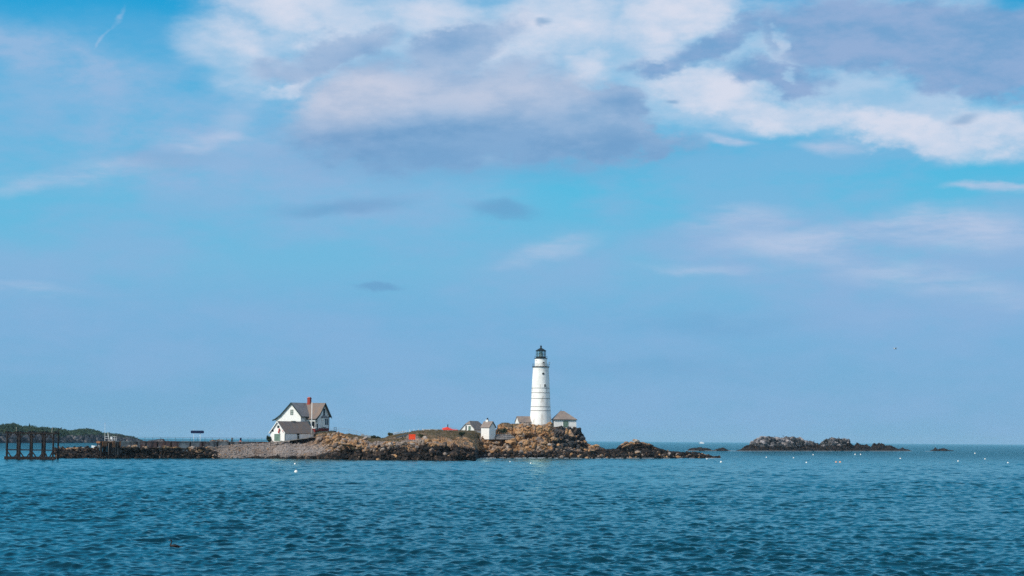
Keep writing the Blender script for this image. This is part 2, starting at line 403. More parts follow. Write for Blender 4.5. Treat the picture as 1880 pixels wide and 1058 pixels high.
MT['pale_glass'] = weathered('curtained_glass', (.22, .26, .24, 1), (.34, .38, .34, 1), 4, .3)
MT['brick'] = weathered('red_brick', (.34, .05, .035, 1), (.24, .04, .03, 1), 5, .8)
MT['lattice'] = weathered('red_lattice', (.22, .025, .02, 1), (.13, .018, .016, 1), 4, .8)
MT['black'] = weathered('black_iron', (.010, .010, .011, 1), (.022, .018, .016, 1), 3, .5)
MT['copper'] = weathered('dark_copper', (.008, .013, .015, 1), (.018, .026, .028, 1), 2, .5)
MT['band'] = weathered('iron_hoop', (.06, .05, .045, 1), (.12, .10, .09, 1), 1.2, .7)
MT['navy'] = weathered('navy_board', (.004, .010, .045, 1), (.008, .016, .06, 1), 2, .4)
MT['orange'] = weathered('orange_board', (.85, .06, .008, 1), (.72, .04, .006, 1), 1.2, .6, c3=(.9, .14, .02, 1))
MT['red'] = weathered('red_paint', (.60, .035, .02, 1), (.42, .025, .018, 1), 2, .5)
MT['pink'] = weathered('faded_red_paint', (.55, .16, .12, 1), (.42, .10, .08, 1), 3, .7)
MT['timber'] = weathered('tarred_timber', (.006, .005, .006, 1), (.020, .014, .013, 1), 1.1, .9, sc=(2, 2, .4), c3=(.05, .038, .034, 1))
MT['grey_wood'] = weathered('grey_planks', (.22, .20, .17, 1), (.36, .33, .28, 1), 2, .9)
MT['rust_wood'] = weathered('rusty_orange_planks', (.26, .11, .05, 1), (.15, .07, .04, 1), 1.5, .9, c3=(.4, .22, .12, 1))
MT['steel'] = weathered('galvanised_pipe', (.25, .28, .30, 1), (.38, .40, .42, 1), 3, .5)
MT['dark_steel'] = weathered('dull_steel_rail', (.06, .08, .09, 1), (.12, .14, .15, 1), 3, .6)
MT['hull'] = weathered('white_hull_paint', (.8, .8, .8, 1), (.7, .72, .74, 1), 2, .3)
MT['feather'] = weathered('black_feathers', (.006, .006, .008, 1), (.014, .013, .015, 1), 8, .6)
MT['white_feather'] = weathered('white_feathers', (.75, .75, .75, 1), (.55, .56, .58, 1), 8, .7)
MT['bill'] = weathered('pale_bill', (.30, .20, .12, 1), (.2, .14, .1, 1), 8, .6)
MT['buoy'] = weathered('white_buoy_paint', (.85, .85, .82, 1), (.78, .76, .7, 1), 6, .4)
MT['buoy_orange'] = weathered('orange_buoy_paint', (.75, .22, .06, 1), (.8, .5, .3, 1), 6, .4)
MT['canvas'] = weathered('orange_red_canvas', (.70, .05, .03, 1), (.55, .035, .025, 1), 1.5, .7)

def m_concrete():
    m, n, b = new_mat('stained_concrete', .9)
    o = coords(n); x, y, z = n.sep(o)
    f = n.noise(n.mapping(o, sc=(.28, .28, .5)), 1.0, 7, .65)
    col = n.mix(n.mr(f, .40, .62), (.17, .16, .155, 1), (.40, .37, .345, 1))
    ru = n.noise(n.mapping(o, loc=(9, 0, 0), sc=(.16, .16, .1)), 1.0, 5, .6)
    col = n.mix(n.math('MULTIPLY', n.mr(ru, .50, .60), .75), col, (.22, .075, .05, 1))
    dr = n.noise(n.mapping(o, loc=(2, 0, 0), sc=(.9, .9, .12)), 1.0, 6, .65)
    col = n.mix(n.math('MULTIPLY', n.mr(dr, .50, .64), .8), col, (.03, .028, .03, 1))
    n.put(b.inputs['Base Color'], col); return m
MT['concrete'] = m_concrete()

def m_rock(name, stops, wetc=(.005, .005, .006, 1), scale=.35, with_grass=True):
    m, n, b = new_mat(name, .9)
    p = gpos(n)
    f = n.noise(n.mapping(p, sc=(1, .6, 1.2)), scale, 7, .66)
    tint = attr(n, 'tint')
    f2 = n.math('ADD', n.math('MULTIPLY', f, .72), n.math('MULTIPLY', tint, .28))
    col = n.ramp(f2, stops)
    sp = n.noise(p, 2.6, 4, .7)
    col = n.mix(n.math('MULTIPLY', n.mr(sp, .53, .66), .55), col, (.06, .055, .05, 1))
    bc = attr(n, 'beach')
    peb = n.ramp(n.noise(p, 2.2, 4, .8), [(.30, (.07, .065, .065, 1)), (.42, (.19, .165, .155, 1)), (.54, (.30, .26, .24, 1)), (.62, (.16, .11, .08, 1)), (.74, (.36, .32, .30, 1))])
    pl = n.noise(n.mapping(p, sc=(1, .5, 2)), .12, 5, .65)
    peb = n.mix(n.math('MULTIPLY', n.mr(pl, .50, .64), .55), peb, (.16, .10, .065, 1))
    peb = n.mix(n.math('MULTIPLY', n.mr(pl, .46, .36), .6), peb, (.07, .07, .075, 1))
    col = n.mix(bc, col, peb)
    if with_grass:
        g = attr(n, 'grass')
        gn = n.noise(n.mapping(p, sc=(1, .5, 2.0)), .35, 6, .65)
        gc = n.ramp(gn, [(.30, (.035, .045, .022, 1)), (.44, (.075, .065, .035, 1)), (.54, (.14, .09, .055, 1)), (.70, (.22, .155, .10, 1))])
        col = n.mix(g, col, gc)
    wet = attr(n, 'wet')
    wn = n.noise(n.mapping(p, sc=(1, 1, 1)), .8, 6, .7)
    wc = n.ramp(n.noise(p, .9, 5, .7), [(.40, wetc), (.52, (.014, .011, .009, 1)), (.60, (.055, .034, .024, 1)), (.70, (.15, .10, .07, 1))])
    col = n.mix(n.mr(n.math('ADD', wet, n.math('MULTIPLY', n.math('SUBTRACT', wn, .5), .9)), .38, .62), col, wc)
    n.put(b.inputs['Base Color'], col)
    bn = n.n.new('ShaderNodeBump'); bn.inputs['Strength'].default_value = .7; bn.inputs['Distance'].default_value = .25
    n.put(bn.inputs['Height'], n.noise(p, 1.3, 6, .7)); n.put(b.inputs['Normal'], bn.outputs[0])
    return m
ROCK = m_rock('granite', [(.26, (.035, .04, .045, 1)), (.36, (.12, .09, .075, 1)), (.44, (.32, .17, .075, 1)), (.52, (.40, .235, .115, 1)), (.58, (.22, .16, .12, 1)), (.66, (.36, .29, .24, 1)), (.78, (.52, .47, .42, 1))])
PALE = m_rock('guano_rock', [(.32, (.02, .03, .035, 1)), (.44, (.05, .055, .06, 1)), (.53, (.13, .12, .12, 1)), (.61, (.34, .31, .31, 1)), (.72, (.58, .55, .55, 1))], scale=.16, with_grass=False)

# ---------------------------------------------------------------- sea
def build_sea():
    dense = np.deg2rad(np.linspace(-16, 16, 1350))
    rest = np.deg2rad(np.linspace(17.5, 342.5, 131))[1:-1]
    th = np.concatenate([dense, rest]); nc = len(th)
    r = [0.0]
    rr = list(np.linspace(2, 83, 46)); x = 84.0
    while x < 20000:
        rr.append(x)
        if x < 260: x += 0.12 + (x - 84) * 0.0011
        elif x < 900: x += 0.315 + (x - 260) * 0.0010
        elif x < 3000: x *= 1.003
        else: x *= 1.02
    rr.append(21000)
    r = np.array(rr); nr = len(r)
    Rg, T = np.meshgrid(r, th, indexing='ij')
    X = (Rg * np.sin(T)).ravel().astype(np.float32); Y = (Rg * np.cos(T)).ravel().astype(np.float32)
    rad = Rg.ravel().astype(np.float32)
    dr = np.gradient(r).astype(np.float32); drr = np.repeat(dr, nc)
    colw = np.where(np.arange(nc) < len(dense), 0.00042, 0.043).astype(np.float32)
    dw = rad * np.tile(colw, nr)
    rs = np.random.RandomState(5)
    Z = np.zeros_like(X); DX = np.zeros_like(X); DY = np.zeros_like(X)
    ncomp = 110
    lam = np.exp(np.linspace(math.log(0.30), math.log(9.0), ncomp)); lam *= np.exp(rs.uniform(-.03, .03, ncomp))
    for l in lam:
        sp = 0.66 if l < 4 else 0.45
        a_dir = rs.normal(0.22, sp)           # wind roughly towards the camera, from the back left
        k = 2 * math.pi / l
        kx, ky = math.sin(a_dir) * k, math.cos(a_dir) * k
        slope = 0.052 * (1.0 if l < 1.1 else (1.1 / l) ** 0.9)
        if l < 0.6: slope *= 0.85
        A = slope / k
        ph = rs.uniform(0, 6.28)
        wgt = np.clip((l / np.maximum(drr * 2.2, dw * 2.2) - 1) / 0.8, 0, 1)
        idx = np.nonzero(wgt > 0)[0]
        if len(idx) == 0: continue
        arg = (kx * X[idx] + ky * Y[idx] + ph).astype(np.float32)
        wa = wgt[idx] * A
        Z[idx] += wa * np.cos(arg); s = wa * np.sin(arg) * 0.85
        DX[idx] -= s * (kx / k); DY[idx] -= s * (ky / k)
    # patches of stronger and weaker chop
    gp = np.stack([X / 16, Y / 34, np.zeros_like(X)], 1)
    gust = (0.25 + 0.8 * fbm(gp, 3, 3) + 0.75 * fbm(gp / 4.5, 2, 9)).astype(np.float32)
    Z *= gust; DX *= gust; DY *= gust
    co = np.stack([X + DX, Y + DY, Z], 1)
    i = np.arange(nr - 1)[:, None] * nc; j = np.arange(nc)[None, :]
    jn = (j + 1) % nc
    faces = np.stack([i + j, i + nc + j, i + nc + jn, i + jn], -1).reshape(-1, 4)
    faces = faces[:, ::-1]
    near = (co[:, 1] > 80) & (co[:, 1] < 900)
    build_sea.pts = co[near]
    m, n, b = new_mat('sea_water', .05)
    p = gpos(n)
    big = n.noise(n.mapping(p, sc=(.010, .004, 1)), 1.0, 5, .6)
    col = n.mix(n.mr(big, .35, .65), (.0, .017, .028, 1), (.0, .027, .040, 1))
    h1 = n.noise(n.mapping(p, sc=(1.0, 1.6, 1)), 1.8, 6, .68)
    h2 = n.noise(n.mapping(p, sc=(.35, .55, 1)), 1.0, 7, .66)
    dist = n.vmath('LENGTH', p, out=1)
    far = n.mr(dist, 300, 1300)
    b1 = n.n.new('ShaderNodeBump'); b1.inputs['Distance'].default_value = .22; b1.inputs['Strength'].default_value = .14; n.put(b1.inputs['Height'], h1)
    b2 = n.n.new('ShaderNodeBump'); b2.inputs['Distance'].default_value = 1.1; n.put(b2.inputs['Strength'], n.math('MULTIPLY', far, .9)); n.put(b2.inputs['Height'], h2); n.put(b2.inputs['Normal'], b1.outputs[0])
    # body colour plus a tinted Fresnel reflection of the sky
    df = n.n.new('ShaderNodeBsdfDiffuse'); n.put(df.inputs[0], col); n.put(df.inputs['Normal'], b1.outputs[0])
    gl = n.n.new('ShaderNodeBsdfGlossy'); gl.inputs['Color'].default_value = (.64, 1.0, 1.0, 1); gl.inputs['Roughness'].default_value = .08; n.put(gl.inputs['Normal'], b2.outputs[0])
    fr = n.n.new('ShaderNodeFresnel'); fr.inputs[0].default_value = 1.38; n.put(fr.inputs['Normal'], b2.outputs[0])
    mx = n.n.new('ShaderNodeMixShader'); n.put(mx.inputs[0], fr.outputs[0]); n.l.new(df.outputs[0], mx.inputs[1]); n.l.new(gl.outputs[0], mx.inputs[2])
    n.l.new(mx.outputs[0], m.node_tree.nodes['Material Output'].inputs[0]); m.node_tree.nodes.remove(b)
    o = np_mesh('sea', co, faces, m, smooth=True)
    tag(o, kind='structure')
    return o
SEA = build_sea()
def sea_z(g):
    p = build_sea.pts; d = (p[:, 0] - g[0]) ** 2 + (p[:, 1] - g[1]) ** 2
    return float(p[d < max(d.min() * 1.5, .12), 2].max())

# ---------------------------------------------------------------- terrain lofts
def loft(name, cols, a, b, du, mat, amp=1.0, segs=(26, 26, 24, 24, 22, 12), seed=0, masks=None, tide=None, sizes=(6.0, 2.9, 1.1), zdrop=-1.0, smooth=False, lateral=0.6):
    """rocky ground between control stations; each station is (px, waterline py, [(py, distance)...5])"""
    px = np.arange(a, b + du, du); cp = [c[0] for c in cols]
    wl = np.interp(px, cp, [c[1] for c in cols])
    Yw = np.array([G(x, y)[1] for x, y in zip(px, wl)])
    rows = [(wl, Yw)]
    shift = np.maximum(0, Yw + .6 - np.interp(px, cp, [c[2][0][1] for c in cols]))
    for k in range(5):
        y = np.interp(px, cp, [c[2][k][0] for c in cols]); Y = np.interp(px, cp, [c[2][k][1] for c in cols])
        Y = Y + shift * (4 - k) / 4
        rows.append((y, np.maximum(Y, rows[-1][1] + 0.25)))
    pts = [P(px, y, Y) for y, Y in rows]
    first = pts[0].copy(); first[:, 2] = zdrop; first[:, 1] -= 1.0; pts[0] = first
    bk = pts[-1].copy(); bk[:, 1] += 14; bk[:, 2] = zdrop - .5; pts.append(bk)
    A = []
    V = []
    for k in range(6):
        n = segs[k]
        for i in range(n + (k == 5)):
            f = i / n
            p0, p1 = pts[k], pts[k + 1]; pm = pts[max(k - 1, 0)]; pn = pts[min(k + 2, 6)]
            lin_ = p0 * (1 - f) + p1 * f
            m0, m1 = (p1 - pm) * .5, (pn - p0) * .5
            h = (2 * f ** 3 - 3 * f ** 2 + 1) * p0 + (f ** 3 - 2 * f ** 2 + f) * m0 + (-2 * f ** 3 + 3 * f ** 2) * p1 + (f ** 3 - f ** 2) * m1
            A.append(lin_ * .65 + h * .35 if 0 < k < 5 else lin_); V.append(k + f)
    A = np.array(A); V = np.array(V); nr, nc = A.shape[:2]
    du_ = np.gradient(A, axis=1); dv_ = np.gradient(A, axis=0)
    nrm = np.cross(du_, dv_); nrm /= np.linalg.norm(nrm, axis=2, keepdims=True) + 1e-9
    nrm[nrm[..., 2] < 0] *= -1
    PX = np.tile(px, (nr, 1)); VV = np.tile(V[:, None], (1, nc))
    pf = A.reshape(-1, 3); PXf = PX.ravel(); Vf = VV.ravel(); nf = nrm.reshape(-1, 3)
    rockw, beach, grass = (masks(PXf, Vf, pf) if masks else (np.ones(len(pf)), np.zeros(len(pf)), np.zeros(len(pf))))
    warp = np.stack([fbm(pf / 3.1, 3, 31), fbm(pf / 3.1, 3, 41), fbm(pf / 3.1, 3, 51)], 1) * 2.0
    q = pf + warp
    d = np.zeros(len(pf)); cid = 0
    for k, s in enumerate(sizes):
        dd, cc = rocks(q, s, seed + 11 * k); d += dd * (1.0, .9, .55)[k]; cid = cid + cc * (.4, .35, .25)[k]
    edge = np.clip(Vf / 0.25, 0, 1) * np.clip((6 - Vf) / .5, 0, 1)
    crest = 1 - 0.35 * np.clip(1 - np.abs(Vf - 4.6) / .8, 0, 1)
    hloc = np.clip(pf[:, 2] / 5.0, .3, 1.0) if name != 'hills' else 1.0
    disp = (d * amp * hloc * rockw + (fbm(pf / 2.4, 4, 61) - .5) * 0.6 * (1 - rockw)) * edge * crest
    nd = nf + np.array([0, -1.1, .15]) if name != 'hills' else nf.copy()
    nd /= np.linalg.norm(nd, axis=1, keepdims=True)
    D = nd * disp[:, None]
    co = pf + D
    td = np.interp(PXf, [t[0] for t in tide], [t[1] for t in tide])
    wet = np.clip(0.5 + (td - co[:, 2]) * 0.42 + (fbm(pf / np.array([5, 5, 2.0]), 4, 71) - .5) * 1.0, 0, 1)
    i = np.arange(nr - 1)[:, None] * nc; j = np.arange(nc - 1)[None, :]
    faces = np.stack([i + j, i + j + 1, i + nc + j + 1, i + nc + j], -1).reshape(-1, 4)
    if name == 'rocky_island': cid = cid - .85 * ss(PXf, 1010, 1022) * (1 - ss(PXf, 1074, 1084)) - .3 * ss(PXf, 1080, 1100)  # right-hand cliff tinted down: dark grey rock plus its shade put into the colour
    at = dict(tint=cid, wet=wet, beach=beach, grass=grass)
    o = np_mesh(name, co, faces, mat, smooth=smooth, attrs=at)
    return o, co, nf, dict(px=PXf, v=Vf, rock=rockw, beach=beach, grass=grass, wet=wet, tide=td)

def pier_y(px): return 701.3 / (1 + (940 - px) / F)    # distance of the pier face
ISLE = [
 (100, 842, [(840, 568), (838, 571), (834, 574), (830, 578), (829.5, 582)]),
 (108, 842, [(838, 568), (833, 571), (828, 575), (825, 580), (823.5, 585)]),
 (130, 842, [(838, 569), (833, 573), (828, 577), (824.5, 582), (822.5, 588)]),
 (165, 842, [(838, 573), (833, 577), (828, 581), (824, 585), (822, 591)]),
 (180, 842, [(838, 575), (833, 578), (828, 582), (824, 586), (822, 590)]),
 (184, 842, [(841, 581), (839.5, 583), (837, 587), (834, 591), (830, 595)]),
 (217, 842, [(841, 584.5), (839.5, 587), (837, 589), (834, 592), (830, 595)]),
 (503, 842.5, [(837, 611), (830, 614), (822, 618), (816, 622), (811.5, 629)]),
 (525, 843, [(837, 597), (830, 603), (822, 610), (815, 617), (810, 624)]),
 (545, 843, [(837, 597), (830, 603), (822, 611), (813.5, 620.5), (807, 630)]),
 (568, 843.5, [(837, 597), (830, 603), (822, 611), (813.5, 621.5), (802.5, 634)]),
 (582, 843.5, [(837, 598), (830, 603), (821, 610), (810.5, 622), (797, 638)]),
 (605, 844, [(837, 599), (828, 603), (816, 608), (803, 618), (793.5, 636)]),
 (620, 844, [(837, 599), (828, 603), (816, 608), (802, 617), (793.5, 632)]),
 (634, 844, [(837, 599), (828, 603), (816, 608), (803, 617), (795, 632)]),
 (645, 844, [(837, 598), (828, 602), (819, 606), (810, 616), (798.5, 636)]),
 (665, 844.5, [(837, 597), (829, 600), (820, 605), (812, 616), (802, 642)]),
 (682, 845, [(838, 596), (829, 600), (820, 605), (813, 618), (805.5, 646)]),
 (700, 845, [(838, 595), (830, 598), (821, 603), (812, 616), (807, 646)]),
 (715, 845, [(838, 595), (830, 598), (820, 603), (811, 616), (802, 646)]),
 (728, 845, [(838, 595), (830, 598), (819, 603), (810, 616), (798.5, 646)]),
 (745, 845.5, [(838, 594), (830, 597), (819, 602), (808, 618), (795.5, 650)]),
 (765, 845.5, [(838, 594), (830, 597), (818, 602), (806, 620), (791.5, 655)]),
 (800, 846, [(838, 593), (829, 596), (817, 602), (804, 622), (790.3, 660)]),
 (840, 846, [(838, 593), (829, 596), (817, 612), (803, 650), (790.8, 690)]),
 (868, 846, [(838, 593), (830, 600), (821, 640), (806, 684), (791.5, 704)]),
 (873.5, 846, [(838, 593), (831, 604), (822, 660), (807, 694), (793, 706)]),
 (876.5, 842, [(836, 689), (829, 693), (820, 697), (807, 702), (795, 708)]),
 (884, 841.5, [(836, 690), (829, 694), (818, 699), (806, 704), (797, 709)]),
 (905, 841.5, [(836, 690), (829, 694), (819, 699), (808, 704), (798.5, 709)]),
 (914, 841.5, [(836, 690), (829, 695), (819, 700), (805, 709), (780.5, 728)]),
 (925, 841.5, [(836, 690), (829, 695), (819, 700), (803, 709), (776.5, 728)]),
 (945, 841.5, [(836, 691), (829, 696), (818, 701), (798, 710), (778.5, 728)]),
 (975, 841.5, [(836, 692), (829, 698), (817, 703), (796, 711), (778.5, 727)]),
 (1009, 841.5, [(836, 692), (829, 699), (817, 704), (795, 712), (777.5, 726)]),
 (1016, 841.7, [(836, 692), (829, 699), (818, 705), (800, 713), (785, 729)]),
 (1035, 842, [(836, 693), (829, 702), (820, 711), (803, 717), (785.3, 732)]),
 (1055, 842, [(836, 694), (829, 706), (820, 717), (803, 724), (785.5, 733)]),
 (1066, 842, [(836, 695), (830, 708), (822, 721), (806, 728), (788, 734)]),
 (1072.5, 842, [(836, 696), (831, 709), (824, 723), (810, 730), (796, 736)]),
 (1075, 842, [(837, 697), (832, 707), (827, 716), (819, 724), (813, 730)]),
 (1085, 842, [(838, 697), (833, 702), (828, 707), (820, 712), (814.5, 718)]),
 (1100, 842, [(838, 699), (834, 704), (830, 709), (824, 712), (819, 716)]),
 (1112, 842, [(839, 700), (836, 705), (833, 709), (828, 713), (824, 718)]),
 (1130, 842, [(839, 702), (836, 706), (832, 710), (826, 714), (822.5, 719)]),
 (1143, 842, [(839, 703), (835, 707), (830, 711), (822, 716), (814.5, 722)]),
 (1158, 842, [(839, 705), (834, 709), (828, 713), (819, 718), (811.5, 724)]),
 (1172, 842, [(839, 706), (834, 710), (827, 714), (817, 720), (809.5, 726)]),
 (1188, 842, [(839, 708), (835, 712), (829, 716), (820, 721), (813.5, 727)]),
 (1205, 842, [(840, 711), (836, 714), (831, 718), (825, 723), (820, 728)]),
 (1222, 842, [(840, 715), (837, 718), (834, 722), (830.5, 726), (827.5, 730)]),
 (1250, 842, [(840, 721), (838, 724), (835, 728), (832, 732), (829.5, 736)]),
 (1280, 842, [(840, 730), (838, 733), (835.5, 736), (833, 740), (830.5, 744)]),
 (1296, 842, [(840.5, 737), (839.5, 740), (838, 743), (836.5, 746), (835.5, 749)]),
 (1306, 841.8, [(841, 742), (840.5, 744), (840, 747), (839.5, 750), (839, 753)]),
 (1322, 841.6, [(842, 750), (842.2, 752), (842.4, 754), (842.4, 756), (842.4, 758)]),
]
for px_, wy, pys in ((224, 842, (838, 833, 828, 824, 821)), (300, 842, (838, 834, 829, 825, 821)), (370, 842, (838, 834, 829, 825, 820.5)), (400, 842, (838, 833, 829, 825, 820.5)),
                     (430, 842.3, (838, 833, 827, 821, 817.3)), (480, 842.5, (838, 831, 824, 818, 813.8)), (490, 842.5, (838, 831, 824, 817, 813))):
    yw = G(px_, wy)[1]; ISLE.append((px_, wy, [(py_, yw + (pier_y(px_) - .5 - yw) * f_) for py_, f_ in zip(pys, (.2, .4, .6, .8, 1.0))]))
ISLE.sort(key=lambda c: c[0])
def ss(x, a, b):
    t_ = np.clip((x - a) / (b - a), 0, 1); return t_ * t_ * (3 - 2 * t_)
def isle_masks(px, v, p):
    nz = fbm(p / np.array([7, 7, 3.0]), 4, 5) - .5
    vb = v + nz * 1.4
    beach = ss(px, 365, 420) * (1 - ss(px + nz * 60 + (v - 2) * 22, 585, 640)) * ss(vb, 0.25, 0.7) * (1 - ss(vb, 5.2, 5.6))
    beach = np.maximum(beach, ss(px, 655, 690) * (1 - ss(px, 755, 800)) * ss(vb, 3.1, 3.4) * (1 - ss(vb, 4.2, 4.6)) * .8)
    g = ss(px, 628, 645) * (1 - ss(px + nz * 20, 884, 892)) * ss(vb, 4.15, 4.45)
    g = np.maximum(g, ss(px, 568, 580) * (1 - ss(px + nz * 30, 600, 640)) * ss(vb, 4.5, 4.75))
    g = np.maximum(g, ss(px, 765, 790) * (1 - ss(px, 860, 880)) * ss(vb, 3.85, 4.15) * .9)
    g = np.maximum(g, ss(px, 905, 915) * (1 - ss(px, 985, 1000)) * ss(vb, 4.75, 5.1) * .75)
    rock = (1 - np.maximum(beach * .93, g * .9)) * (1 - .35 * ss(px, 1085, 1110))
    rock = rock * (1 - .75 * ss(v, 4.9, 5.0)) * (1 - .5 * (px < 182))
    rock = rock * (1 - .92 * ss(px, 870, 872.5) * (1 - ss(px, 878, 881)))
    rock = rock * (1 - .72 * ss(px, 770, 815) * (1 - ss(px, 869, 872)) * ss(v, 2.3, 3.0))
    bld = ss(px, 880, 885) * (1 - ss(px, 908, 914)) * ss(v, 4.4, 4.9)
    rock = rock * (1 - bld)
    return rock, np.clip(beach, 0, 1), np.clip(g, 0, 1)
TIDE = [(100, 3.0), (340, 3.2), (375, 1.2), (420, .3), (480, .5), (530, 1.0), (570, 1.3), (610, 2.0), (660, 2.8), (740, 3.5), (872, 3.6), (886, 1.9), (1040, 1.9), (1085, 2.6), (1110, 4.2), (1150, 5.2), (1200, 5.0), (1320, 3.5)]
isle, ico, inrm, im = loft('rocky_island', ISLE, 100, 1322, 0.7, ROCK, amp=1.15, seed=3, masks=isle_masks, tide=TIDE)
tag(isle, kind='structure')

# the far skerries at the right
def sk(name, stations, a, b, tide, seed, mat=PALE, du=.4):
    cols = []
    for px, top in stations:
        Yw = G(px, 828.2)[1]
        w_ = 828.2
        h = w_ - top
        cols.append((px, w_, [(w_ - h * .12, Yw + 4), (w_ - h * .34, Yw + 9), (w_ - h * .6, Yw + 15), (w_ - h * .86, Yw + 22), (top, Yw + 32)]))
    o, co, nn, mm = loft(name, cols, a, b, du, mat, amp=.75, segs=(10, 12, 16, 16, 14, 6), seed=seed, tide=tide, sizes=(8, 4, 2.0), zdrop=-1.5)
    return tag(o, kind='structure')
sk('rocky_islet', [(1352, 828), (1358, 825.5), (1366, 821.5), (1374, 818.5), (1380, 812), (1390, 806.5), (1400, 803.5), (1415, 802.8), (1440, 801.8), (1455, 802.5), (1468, 804.5), (1476, 808), (1490, 810.5), (1500, 813), (1505, 816), (1510, 811), (1516, 806), (1525, 804.8), (1536, 805.2), (1541, 803.8), (1550, 805.5), (1558, 808), (1563, 816), (1569, 818), (1573, 813.5), (1578, 817), (1588, 816.5), (1591, 815.5), (1598, 820.5), (1604, 817), (1612, 814), (1620, 815.5), (1626, 819.5), (1636, 818.5), (1642, 821), (1650, 825), (1656, 822.8), (1662, 824.5), (1669, 826), (1674, 828.3)], 1352, 1674, [(1352, 9), (1372, 5), (1395, 3.0), (1470, 3.4), (1500, 5), (1512, 3.6), (1552, 4.0), (1562, 9), (1674, 10)], 21)
sk('rocky_reef', [(1262, 827.8), (1266, 824), (1275, 822.5), (1290, 822.2), (1300, 823), (1309, 826.5), (1312, 826), (1320, 823.8), (1328, 822.5), (1334, 825), (1341, 827.8)], 1262, 1341, [(0, 9)], 22)
sk('rocky_reef', [(1707, 828), (1712, 825.8), (1717, 822.4), (1722, 825), (1728, 823.8), (1734, 824), (1742, 827), (1751, 828.2)], 1707, 1751, [(0, 9)], 23)

# ---------------------------------------------------------------- loose stones
def ico_rock(seed, sub=1):
    import bmesh
    bm = bmesh.new(); bmesh.ops.create_icosphere(bm, subdivisions=sub, radius=1.0)
    v = np.array([q.co[:] for q in bm.verts]); f = np.array([[l.index for l in q.verts] for q in bm.faces]); bm.free()
    rs = np.random.RandomState(seed)
    for _ in range(9):
        n_ = rs.normal(size=3); n_ /= np.linalg.norm(n_); c_ = rs.uniform(.45, .85)
        dd = v @ n_ - c_; v = v - np.where(dd > 0, dd, 0)[:, None] * n_
    return v * np.array([1, rs.uniform(.7, 1.1), rs.uniform(.5, .85)]), f
PRO = [ico_rock(100 + k) for k in range(14)]
def scatter(name, pos, size, wet, tint, beach, mat, seed, sink=.25):
    rs = np.random.RandomState(seed); vs, fs, at = [], [], {'tint': [], 'wet': [], 'beach': [], 'grass': []}; off = 0
    for i in range(len(pos)):
        v, f = PRO[rs.randint(len(PRO))]
        a_, b_, c_ = rs.uniform(0, 6.28), rs.normal(0, .35), rs.normal(0, .35)
        Rm = np.array(Matrix.Rotation(a_, 3, 'Z') @ Matrix.Rotation(b_, 3, 'X') @ Matrix.Rotation(c_, 3, 'Y'))
        vv = (v @ Rm.T) * size[i] + pos[i] + np.array([0, 0, size[i] * (.5 - sink)])
        vs.append(vv); fs.append(f + off); off += len(v); n_ = len(v)
        at['tint'].append(np.full(n_, tint[i])); at['wet'].append(np.full(n_, wet[i])); at['beach'].append(np.full(n_, beach[i])); at['grass'].append(np.zeros(n_))
    return np_mesh(name, np.vstack(vs), np.vstack(fs), mat, attrs={k: np.concatenate(x) for k, x in at.items()})
rs = np.random.RandomState(12)
ok = np.nonzero((im['beach'] > .5) & (im['v'] < 5.2) & (im['v'] > .2))[0]
pk = rs.choice(ok, 5200)
tag(scatter('beach_stones', ico[pk], rs.uniform(.10, .24, len(pk)) * (1 + 1.4 * (rs.rand(len(pk)) > .95)), im['wet'][pk] - .1, rs.rand(len(pk)), (rs.rand(len(pk)) < .85) * 1.0, ROCK, 1), kind='stuff')
wgt = ((im['px'] < 885) | (im['v'] < 2.2) | (rs.rand(len(im['v'])) < .3)) & (im['rock'] > .6) & (im['v'] > .15) & (im['v'] < 4.6) & (im['px'] > 565)
ok = np.nonzero(wgt)[0]
pk = rs.choice(ok, 3000)
sz = .22 + rs.exponential(.30, len(pk)); sz = np.clip(sz, .2, 1.7)
tag(scatter('shore_rubble', ico[pk], sz, np.where(rs.rand(len(pk)) < np.where(im['px'][pk] > 885, .16, .06), .25, 1.0) * im['wet'][pk] * .97, rs.rand(len(pk)), (rs.rand(len(pk)) < .25) * .8, ROCK, 2), kind='stuff')
ok = np.nonzero((im['px'] < 400) & (im['v'] > .1) & (im['v'] < np.where(im['px'] < 182, 5.0, 3.9)))[0]
pk = rs.choice(ok, 800)
tag(scatter('jetty_rubble', ico[pk], np.clip(.2 + rs.exponential(.25, len(pk)), .2, .9), np.where(rs.rand(len(pk)) < .965, np.maximum(im['wet'][pk], .8), .2), rs.rand(len(pk)), (rs.rand(len(pk)) < .3) * .6, ROCK, 4), kind='stuff')
# spilled stones lying on the pier edge
# ---------------------------------------------------------------- big boulders one can point at
def boulder(px, py, Y, rx, rz_, label, seed, tint, wet=0.0, ry=None, rot=0.0, tilt=0.0, beach=0.0):
    v, f = ico_rock(seed, 3)
    q = v * np.array([rx, ry or rx * .9, rz_])
    nn = v / np.linalg.norm(v, axis=1, keepdims=True)
    d, _ = rocks(q + seed * 3.7, max(rx, rz_) * .8, seed); q = q + nn * (d * .35)[:, None]
    q = q + nn * ((fbm(q / .5 + seed, 3, seed) - .5) * .3 * rx)[:, None]
    c = P(px, py, Y)
    o = np_mesh('boulder', q, f, ROCK, attrs=dict(tint=np.full(len(q), tint), wet=np.full(len(q), wet), beach=np.full(len(q), beach), grass=np.zeros(len(q))))
    o.location = tuple(c); o.rotation_euler = (0, R(tilt), rot)
    return tag(o, label, 'boulder')
boulder(1167, 809.3, 724, 1.6, 1.3, 'pale domed boulder perched on top of the low dark ridge right of the lighthouse', 301, .95)
boulder(1095, 818.5, 706, 1.15, 1.05, 'squat brown boulder alone at the cliff foot right of the hip-roofed building', 302, .45)
boulder(1149, 819.5, 716, 1.5, .9, 'dark wedge-shaped boulder leaning left of the pale domed boulder', 303, .3, wet=.35, tilt=-20)
